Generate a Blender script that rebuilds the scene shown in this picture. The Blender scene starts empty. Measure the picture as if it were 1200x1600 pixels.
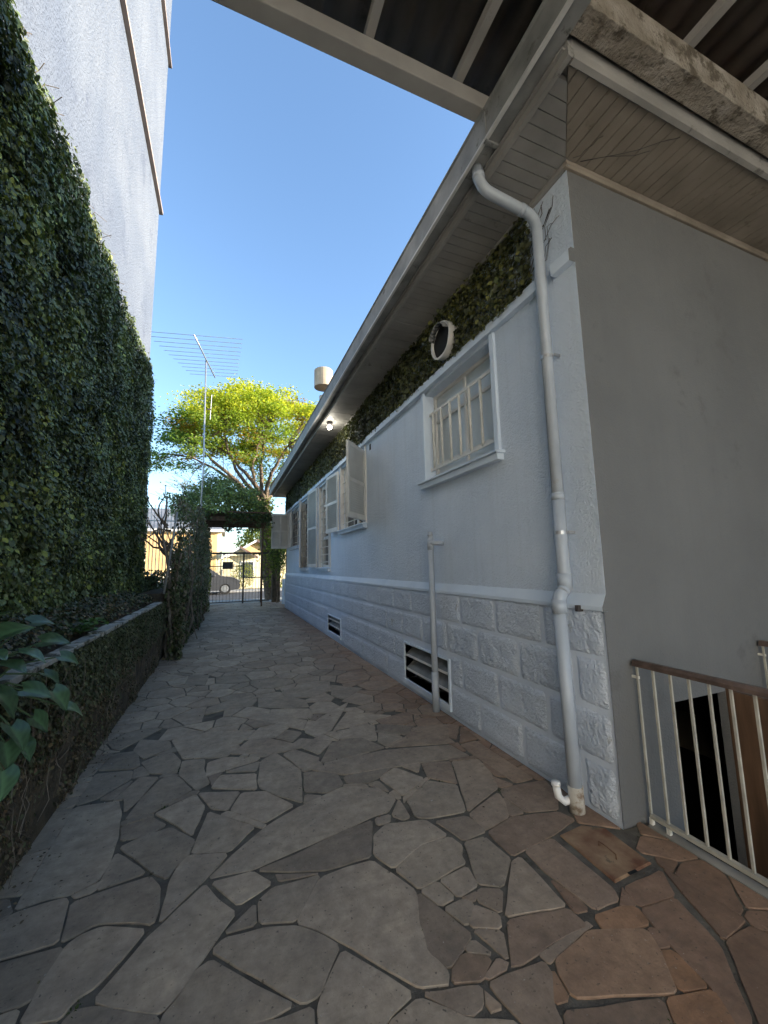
import bpy, math, random
import numpy as np
from mathutils import Vector, Matrix, noise
random.seed(7); RNG = np.random.default_rng(7)
R_ = math.radians
SC = bpy.context.scene
COL = SC.collection

# ------------------------------------------------------------------ camera
F_PX, CX, CY, EYE = 620.0, 600.0, 800.0, 1.55
def _d(x, y):
    v = np.array([x - CX, -(y - CY), -F_PX]); return v / np.linalg.norm(v)
_Y = _d(352, 888); _Z = _d(508, -3836); _Z = _Z - _Y * _Z.dot(_Y); _Z /= np.linalg.norm(_Z)
_X = np.cross(_Y, _Z); ROT = np.array([_X, _Y, _Z])
CAM = np.array([0, 0, EYE])
def onx(x, y, X): r = ROT @ _d(x, y); return CAM + r * (X / r[0])
def ony(x, y, Y): r = ROT @ _d(x, y); return CAM + r * (Y / r[1])
def onz(x, y, Z): r = ROT @ _d(x, y); return CAM + r * ((Z - EYE) / r[2])
cd = bpy.data.cameras.new('camera'); cam = bpy.data.objects.new('camera', cd); COL.objects.link(cam)
cd.sensor_fit = 'VERTICAL'; cd.sensor_height = 24; cd.lens = 24 * F_PX / 1600
cd.clip_start = 0.05; cd.clip_end = 3000
m4 = Matrix.Identity(4)
for i in range(3):
    for j in range(3): m4[i][j] = ROT[i][j]
m4[2][3] = EYE
cam.matrix_world = m4; SC.camera = cam

# ------------------------------------------------------------------ light
SUN_EL, SUN_BACK = 13.5, 25.0     # elevation; degrees behind the house side (+X turned towards -Y)
sv = Vector((math.cos(R_(SUN_EL)) * math.cos(R_(SUN_BACK)), -math.cos(R_(SUN_EL)) * math.sin(R_(SUN_BACK)), math.sin(R_(SUN_EL))))
W = bpy.data.worlds.new('World'); SC.world = W; W.use_nodes = True
nt = W.node_tree; bg = nt.nodes['Background']
sky = nt.nodes.new('ShaderNodeTexSky'); sky.sky_type = 'NISHITA'; sky.sun_disc = False
sky.sun_elevation = R_(SUN_EL); sky.sun_rotation = math.atan2(sv.x, sv.y)
sky.air_density = 1.0; sky.dust_density = 0.5; sky.ozone_density = 2.6
nt.links.new(sky.outputs[0], bg.inputs[0]); bg.inputs[1].default_value = 0.088
sl = bpy.data.lights.new('sun', 'SUN'); sl.energy = 2.8; sl.angle = R_(0.6); sl.color = (1.0, 0.90, 0.76)
so = bpy.data.objects.new('sun', sl); COL.objects.link(so)
so.rotation_euler = (-sv).to_track_quat('-Z', 'Y').to_euler()
SC.view_settings.view_transform = 'Standard'; SC.view_settings.look = 'None'
SC.view_settings.exposure = 2.55; SC.view_settings.gamma = 1.0; SC.view_settings.use_curve_mapping = False
SC.cycles.max_bounces = 10; SC.cycles.diffuse_bounces = 6

# ------------------------------------------------------------------ helpers
class MB:
    def __init__(s): s.v = []; s.f = []
    def add(s, vs, fs):
        o = len(s.v); s.v += [tuple(map(float, v)) for v in vs]; s.f += [tuple(i + o for i in f) for f in fs]; return s
    def box(s, a, b):
        (x0, y0, z0), (x1, y1, z1) = a, b
        return s.add([(x0,y0,z0),(x1,y0,z0),(x1,y1,z0),(x0,y1,z0),(x0,y0,z1),(x1,y0,z1),(x1,y1,z1),(x0,y1,z1)],
                     [(0,3,2,1),(4,5,6,7),(0,1,5,4),(1,2,6,5),(2,3,7,6),(3,0,4,7)])
    def obox(s, M, a, b):
        n = len(s.v); s.box(a, b)
        for i in range(n, len(s.v)): s.v[i] = tuple(M @ Vector(s.v[i]))
        return s
    def prism(s, poly, axis, a, b):
        """polygon of 2D points pushed along an axis from a to b"""
        def P(p, t):
            return {'x': (t, p[0], p[1]), 'y': (p[0], t, p[1]), 'z': (p[0], p[1], t)}[axis]
        n = len(poly); vs = [P(p, a) for p in poly] + [P(p, b) for p in poly]
        fs = [tuple(range(n))[::-1], tuple(range(n, 2*n))] + [(i, (i+1) % n, n+(i+1) % n, n+i) for i in range(n)]
        return s.add(vs, fs)
    def tube(s, path, r, n=8, cap=True):
        path = [Vector(p) for p in path]; m = len(path)
        rs = r if isinstance(r, (list, tuple)) else [r]*m
        t0 = (path[1]-path[0]).normalized()
        u = t0.orthogonal().normalized(); vs = []
        for i, p in enumerate(path):
            t = (path[min(i+1, m-1)]-path[max(i-1, 0)]).normalized()
            u = (u - t*u.dot(t)).normalized(); w = t.cross(u)
            for k in range(n):
                a = 2*math.pi*k/n; vs.append(p + (u*math.cos(a) + w*math.sin(a))*rs[i])
        fs = [(i*n+k, i*n+(k+1) % n, (i+1)*n+(k+1) % n, (i+1)*n+k) for i in range(m-1) for k in range(n)]
        if cap: fs += [tuple(range(n))[::-1], tuple(range((m-1)*n, m*n))]
        return s.add(vs, fs)
    def mesh(s, name, mat, smooth=False):
        me = bpy.data.meshes.new(name); me.from_pydata(s.v, [], s.f); me.update()
        if mat: me.materials.append(mat)
        if smooth:
            me.polygons.foreach_set('use_smooth', [True]*len(me.polygons))
        return me
    def build(s, name, mat, parent=None, smooth=False, bevel=0):
        return link(name, s.mesh(name, mat, smooth), parent, bevel=bevel)
def link(name, me, parent=None, loc=None, rot=None, bevel=0):
    o = bpy.data.objects.new(name, me); COL.objects.link(o)
    if loc is not None: o.location = loc
    if rot is not None: o.rotation_euler = rot
    if parent is not None:
        o.parent = parent; o.matrix_parent_inverse = world_inv(parent)
    if bevel:
        b = o.modifiers.new('bevel', 'BEVEL'); b.width = bevel; b.segments = 2; b.limit_method = 'ANGLE'
    return o
def world_mat(o):
    m = Matrix.LocRotScale(o.location, o.rotation_euler, o.scale)
    return (world_mat(o.parent) @ o.matrix_parent_inverse @ m) if o.parent else m
def world_inv(o): return world_mat(o).inverted()
def tag(o, label, cat=None, group=None, kind=None):
    if label: o['label'] = label
    if cat: o['category'] = cat
    if group: o['group'] = group
    if kind: o['kind'] = kind
    return o
def thing(name, loc, label, cat, group=None):
    o = bpy.data.objects.new(name, None); COL.objects.link(o); o.location = loc; o.empty_display_size = .1
    return tag(o, label, cat, group)

# ------------------------------------------------------------------ materials
def newmat(name):
    m = bpy.data.materials.new(name); m.use_nodes = True
    return m, m.node_tree, m.node_tree.nodes['Principled BSDF']
def N(t, kind, **kw):
    n = t.nodes.new(kind)
    for k, v in kw.items():
        if k in n.inputs: n.inputs[k].default_value = v
        else: setattr(n, k, v)
    return n
def pos(t, scale=(1, 1, 1)):
    g = N(t, 'ShaderNodeNewGeometry'); mp = N(t, 'ShaderNodeMapping'); mp.inputs['Scale'].default_value = scale
    t.links.new(g.outputs['Position'], mp.inputs[0]); return mp.outputs[0]
def noise_tex(t, vec, scale, detail=4, rough=.55):
    n = N(t, 'ShaderNodeTexNoise'); n.inputs['Scale'].default_value = scale; n.inputs['Detail'].default_value = detail
    n.inputs['Roughness'].default_value = rough; t.links.new(vec, n.inputs['Vector']); return n.outputs['Fac']
def ramp(t, fac, stops):
    r = N(t, 'ShaderNodeValToRGB'); e = r.color_ramp.elements
    while len(e) < len(stops): e.new(0.5)
    for el, (p, c) in zip(e, stops): el.position = p; el.color = (*c, 1) if len(c) == 3 else c
    t.links.new(fac, r.inputs[0]); return r.outputs[0]
def mix(t, fac, a, b, mode='MIX'):
    m = N(t, 'ShaderNodeMix', data_type='RGBA', blend_type=mode)
    for s, v in ((m.inputs[0], fac), (m.inputs[6], a), (m.inputs[7], b)):
        if hasattr(v, 'links') or hasattr(v, 'is_linked'): t.links.new(v, s)
        elif isinstance(v, (int, float)): s.default_value = v
        else: s.default_value = (*v, 1)
    return m.outputs[2]
def bump(t, bs, h, strength, dist, prev=None):
    b = N(t, 'ShaderNodeBump'); b.inputs['Strength'].default_value = strength; b.inputs['Distance'].default_value = dist
    t.links.new(h, b.inputs['Height'])
    if prev: t.links.new(prev, b.inputs['Normal'])
    t.links.new(b.outputs[0], bs.inputs['Normal']); return b.outputs[0]
def surf(name, c1, c2, scale=6, rough=.8, bscale=0, bstr=.4, bdist=.004, streak=None, dirt=None, spec=.3, metal=0, stretch=(1,1,1), bump2=None):
    """two-tone noise colour, optional vertical streaks (colour, amount), optional dirt patches (colour, scale, threshold), relief"""
    m, t, bs = newmat(name); p = pos(t, stretch)
    c = ramp(t, noise_tex(t, p, scale, 5), [(.35, c1), (.68, c2)])
    if streak:
        f = noise_tex(t, pos(t, (7, 7, .35)), 1.6, 4, .6)
        f = ramp(t, f, [(.50, (0,0,0)), (.74, (streak[1],)*3)]); c = mix(t, f, c, streak[0])
    if dirt:
        f = noise_tex(t, pos(t), dirt[1], 6, .7)
        f = ramp(t, f, [(dirt[2], (0,0,0)), (dirt[2]+.09, (1,1,1))]); c = mix(t, f, c, dirt[0])
    t.links.new(c, bs.inputs['Base Color']); bs.inputs['Roughness'].default_value = rough
    bs.inputs['Specular IOR Level'].default_value = spec; bs.inputs['Metallic'].default_value = metal
    pr = None
    if bscale: pr = bump(t, bs, noise_tex(t, pos(t), bscale, 3, .6), bstr, bdist)
    if bump2: bump(t, bs, noise_tex(t, pos(t), bump2[0], 3, .6), bump2[1], bump2[2], pr)
    return m
def leafmat(name, rough=.45, trans=.25, spec=.4):
    m, t, bs = newmat(name)
    a = N(t, 'ShaderNodeAttribute', attribute_name='Col')
    t.links.new(a.outputs['Color'], bs.inputs['Base Color']); bs.inputs['Roughness'].default_value = rough
    bs.inputs['Specular IOR Level'].default_value = spec
    if trans:
        tr = N(t, 'ShaderNodeBsdfTranslucent'); ms = N(t, 'ShaderNodeMixShader'); ms.inputs[0].default_value = trans
        cc = mix(t, 1.0, a.outputs['Color'], (1.5, 1.6, .7), 'MULTIPLY'); t.links.new(cc, tr.inputs[0])
        t.links.new(bs.outputs[0], ms.inputs[1]); t.links.new(tr.outputs[0], ms.inputs[2])
        t.links.new(ms.outputs[0], t.nodes['Material Output'].inputs[0])
    return m
M = {}
M['stucco'] = surf('blue_grey_stucco', (.585,.675,.79), (.665,.75,.86), 1.7, .9, 62, 1.0, .013, streak=((.48,.54,.61), .28), dirt=((.44,.49,.55), 2.2, .68), bump2=(22, .8, .012))
M['trim'] = surf('blue_grey_paint', (.58,.67,.78), (.65,.74,.84), 3, .65, 40, .25, .002, dirt=((.30,.31,.31), 9, .69))
M['quoin'] = surf('plinth_render', (.53,.60,.70), (.61,.68,.78), 2, .9, 42, 1.0, .022, dirt=((.26,.26,.23), 3.5, .66), bump2=(110, .8, .006))
M['joint'] = surf('plinth_joint', (.54,.61,.71), (.62,.69,.79), 2, .9, 60, .4, .003, dirt=((.27,.27,.25), 5, .66))
M['endwall'] = surf('shade_darkened_render', (.135,.138,.14), (.158,.161,.162), 1.1, .9, 70, .7, .006, streak=((.12,.122,.123), .2), dirt=((.122,.124,.123), 1.9, .60), bump2=(9, .5, .012))  # same paint as the house, darkened to stand in for shade
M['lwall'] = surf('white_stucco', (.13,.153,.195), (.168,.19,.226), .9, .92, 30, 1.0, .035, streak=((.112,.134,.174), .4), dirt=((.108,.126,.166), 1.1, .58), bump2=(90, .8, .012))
M['bounce_white'] = surf('bounce_wall_white', (.76,.75,.72), (.83,.82,.79), 1.2, .9, 40, .5, .01)  # bright white for the added bounce building out of view
M['ltrim'] = surf('pinkish_trim', (.26,.21,.19), (.34,.28,.25), 3, .8)
M['soffit'] = surf('grey_soffit_paint', (.22,.215,.205), (.31,.30,.285), 2.2, .6, 30, .3, .003, dirt=((.09,.085,.08), 4.2, .62), stretch=(1,1,1))
M['soffit_w'] = surf('worn_soffit_paint', (.175,.150,.120), (.275,.242,.20), 2.6, .65, 30, .4, .003, dirt=((.12,.09,.06), 5.5, .60))
M['gutter'] = surf('weathered_gutter', (.17,.175,.172), (.28,.285,.28), 4, .6, 25, .4, .003, dirt=((.10,.10,.09), 7, .60))
M['lip'] = surf('bare_gutter_lip', (.48,.48,.47), (.60,.60,.58), 6, .5, dirt=((.2,.19,.18), 14, .66))
M['rough_gutter'] = surf('peeling_concrete', (.20,.175,.14), (.34,.31,.27), 5, .9, 22, 1.0, .02, dirt=((.10,.085,.065), 8, .52), bump2=(70, .8, .006))
M['conc'] = surf('painted_concrete', (.28,.27,.255), (.36,.35,.33), 2.5, .85, 30, .35, .004, dirt=((.20,.19,.17), 3.5, .64))
M['sheet'] = surf('fibre_cement_sheet', (.07,.06,.05), (.12,.10,.085), 3, .9, 20, .3, .004, dirt=((.06,.05,.04), 2, .56))
M['white'] = surf('white_joinery_paint', (.62,.61,.58), (.72,.71,.68), 4, .5, dirt=((.42,.39,.34), 9, .70))
M['shutter'] = surf('shutter_paint', (.56,.55,.52), (.66,.65,.62), 3, .55, dirt=((.40,.36,.31), 7, .72))
M['pipe'] = surf('grey_pvc', (.34,.38,.43), (.42,.46,.51), 3, .42, spec=.5, dirt=((.33,.32,.30), 6, .66))
M['pvc'] = surf('white_pvc', (.72,.71,.68), (.80,.79,.76), 5, .35, spec=.5, dirt=((.45,.38,.30), 10, .68))
M['oldpvc'] = surf('dirty_white_pvc', (.42,.38,.32), (.60,.57,.51), 7, .5, dirt=((.22,.16,.11), 8, .54))
M['bar'] = surf('chalky_bar_paint', (.58,.57,.52), (.70,.69,.64), 12, .55, dirt=((.36,.22,.12), 22, .68))
M['railpaint'] = surf('old_rail_paint', (.33,.32,.28), (.44,.43,.38), 12, .6, dirt=((.24,.15,.09), 20, .64))
M['handrail'] = surf('worn_brown_handrail', (.075,.055,.047), (.14,.10,.085), 14, .45)
M['mortar'] = surf('mortar', (.085,.077,.064), (.16,.145,.12), 9, .95, 90, 1.0, .006, dirt=((.04,.045,.025), 6, .60))
M['dark'] = surf('painted_dark_interior', (.01,.01,.01), (.02,.02,.02), 4, .9)  # near black colour stands in for the shade inside openings
M['rust'] = surf('rusty_iron', (.13,.06,.03), (.25,.13,.07), 15, .7, 40, .4, .003)
M['hatch'] = surf('worn_concrete_lid', (.16,.075,.045), (.34,.23,.14), 6, .9, 35, .7, .006, dirt=((.12,.10,.07), 9, .60))
M['soil'] = surf('soil', (.035,.025,.017), (.075,.055,.035), 8, 1, 25, 1, .03)
M['coping'] = surf('coping_concrete', (.30,.29,.26), (.46,.45,.41), 5, .9, 30, .7, .008, dirt=((.07,.07,.045), 7, .50))
M['bankwall'] = surf('earthy_wall', (.05,.04,.028), (.10,.08,.055), 6, 1, 30, 1, .02)
M['bark'] = surf('bark', (.10,.07,.05), (.22,.17,.12), 9, .95, 25, 1, .02)
M['twig'] = surf('dry_twig', (.11,.085,.065), (.26,.21,.165), 6, .9)
M['roof'] = surf('dark_roof_tile', (.10,.065,.05), (.17,.11,.085), 5, .85)
M['asphalt'] = surf('asphalt', (.045,.047,.052), (.075,.078,.085), 5, .9, 120, .5, .004)
M['pave'] = surf('sidewalk_concrete', (.26,.25,.23), (.36,.35,.33), 3, .9, 30, .3, .004)
M['ground'] = surf('ground', (.10,.09,.065), (.15,.13,.09), .8, 1)
M['iron'] = surf('dark_iron_paint', (.045,.04,.04), (.07,.062,.062), 8, .5)
M['alu'] = surf('aluminium', (.40,.41,.42), (.55,.56,.57), 9, .4, metal=.7)
M['cream'] = surf('cream_plaster', (.72,.60,.38), (.80,.70,.48), 1.5, .9)
M['ochre'] = surf('orange_board', (.62,.40,.17), (.74,.52,.25), 2, .8, stretch=(3,1,.4))
M['slate'] = surf('grey_roof_sheet', (.14,.15,.17), (.22,.23,.25), 2, .8)
M['tower'] = surf('pale_tower', (.70,.68,.64), (.78,.76,.72), .3, .9)
M['glassdark'] = surf('dark_window', (.04,.05,.06), (.07,.08,.09), 2, .15, spec=.6)
M['carpaint'] = surf('grey_car_paint', (.045,.047,.052), (.055,.057,.062), 2, .35, spec=.5, metal=.0)
M['tyre'] = surf('tyre', (.015,.015,.015), (.025,.025,.025), 9, .85)
M['rim'] = surf('alloy', (.45,.45,.46), (.6,.6,.6), 9, .35, metal=.8)
M['chimney'] = surf('fibre_cement_flue', (.42,.34,.24), (.55,.46,.34), 4, .9, 30, .3, .004)
M['wooddoor'] = surf('stained_wood', (.09,.055,.035), (.17,.10,.06), 3, .7, stretch=(4,4,.5))
M['leaf'] = leafmat('ivy_leaf', .48, .12, .35)
M['treeleaf'] = leafmat('tree_leaf', .6, .45, .25)
M['bigleaf'] = leafmat('glossy_leaf', .3, .1, .5)
M['litter'] = leafmat('dry_leaf', .9, 0, .1)
# frosted glass
m, t, bs = newmat('patterned_glass'); M['frost'] = m
p = pos(t); h = noise_tex(t, p, 95, 2); bump(t, bs, h, .8, .006)
bs.inputs['Base Color'].default_value = (.62,.68,.70,1); bs.inputs['Roughness'].default_value = .28; bs.inputs['Specular IOR Level'].default_value = .6
bs.inputs['Transmission Weight'].default_value = .25
m, t, bs = newmat('window_glass'); M['glass'] = m
bs.inputs['Base Color'].default_value = (.03,.035,.04,1); bs.inputs['Roughness'].default_value = .06; bs.inputs['Specular IOR Level'].default_value = .7
m, t, bs = newmat('lit_bulb'); M['bulb'] = m
bs.inputs['Emission Color'].default_value = (1,.95,.82,1); bs.inputs['Emission Strength'].default_value = 14
# paving stone: per-stone tone from the Col attribute, worn patches, fine grain
m, t, bs = newmat('basalt_slab'); M['stone'] = m
a = N(t, 'ShaderNodeAttribute', attribute_name='Col')
f1 = ramp(t, noise_tex(t, pos(t), 3.5, 6, .65), [(.30, (.74,.74,.75)), (.72, (1.18,1.17,1.14))])
c = mix(t, 1.0, a.outputs['Color'], f1, 'MULTIPLY')
f2 = ramp(t, noise_tex(t, pos(t), 16, 5, .7), [(.32, (.76,.76,.76)), (.70, (1.16,1.16,1.16))]); c = mix(t, 1.0, c, f2, 'MULTIPLY')
f3 = ramp(t, noise_tex(t, pos(t), 48, 3, .6), [(.64, (0,0,0)), (.70, (.75,.75,.75))]); c = mix(t, f3, c, (.07,.062,.05))
f4 = ramp(t, noise_tex(t, pos(t, (1, 1, 1)), 85, 2, .5), [(.72, (0,0,0)), (.76, (.6,.6,.6))]); c = mix(t, f4, c, (.50,.48,.44))
f5 = ramp(t, noise_tex(t, pos(t, (2, 9, 1)), 3.2, 5, .7), [(.55, (0,0,0)), (.75, (.35,.35,.35))]); c = mix(t, f5, c, (.13,.115,.09))
t.links.new(c, bs.inputs['Base Color'])
rg = ramp(t, noise_tex(t, pos(t), 5, 4), [(.3, (.50,)*3), (.7, (.78,)*3)]); t.links.new(rg, bs.inputs['Roughness'])
bs.inputs['Specular IOR Level'].default_value = .35
b1 = bump(t, bs, noise_tex(t, pos(t), 9, 4), .5, .012); bump(t, bs, noise_tex(t, pos(t), 90, 4, .7), .6, .003, b1)

# ------------------------------------------------------------------ leaves
LT = np.array([(0,0,0),(-.36,.30,.07),(-.28,.70,.05),(0,1,-.10),(.28,.70,.05),(.36,.30,.07)])
def leaves_mesh(name, P, Nn, A, size, colr, mat):
    """P centres, Nn facing, A leaf axis (arrays Nx3), size N, colr Nx3"""
    n = len(P); Nn = Nn/np.linalg.norm(Nn, axis=1, keepdims=True)
    A = A - Nn*np.sum(A*Nn, axis=1, keepdims=True); A /= np.linalg.norm(A, axis=1, keepdims=True)+1e-9
    B = np.cross(A, Nn); s = size[:, None]
    V = np.stack([P + s*(B*t[0] + A*t[1] + Nn*t[2]) for t in LT], 1).reshape(-1, 3)
    base = (np.arange(n)*6)[:, None]
    Q = np.concatenate([base+np.array([[0,3,2,1]]), base+np.array([[0,5,4,3]])], 1).reshape(-1, 4)
    me = bpy.data.meshes.new(name); me.vertices.add(len(V)); me.vertices.foreach_set('co', V.ravel())
    me.loops.add(Q.size); me.loops.foreach_set('vertex_index', Q.ravel().astype(np.int32))
    me.polygons.add(len(Q)); me.polygons.foreach_set('loop_start', np.arange(0, Q.size, 4, dtype=np.int32))
    me.update(calc_edges=True); me.validate()
    at = me.color_attributes.new('Col', 'FLOAT_COLOR', 'POINT')
    cc = np.ones((n, 6, 4)); cc[:, :, :3] = colr[:, None, :]; at.data.foreach_set('color', cc.ravel())
    me.materials.append(mat); return me
def tint(n, base, var=.35, alt=None, altfrac=0, key=None):
    c = np.array(base)[None]*(1+var*(RNG.random((n, 1))*2-1))*np.ones((n, 3))
    c *= 1+.15*(RNG.random((n, 3))-.5)
    if alt is not None:
        w = (RNG.random(n) < (altfrac if key is None else altfrac*key))
        c[w] = np.array(alt)*(1+.4*(RNG.random((w.sum(), 1))-.5))
    return np.clip(c, 0, 1)
def nz(x, y, s, off=0.): return noise.noise((x*s+off, y*s-off, off*1.7))

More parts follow.
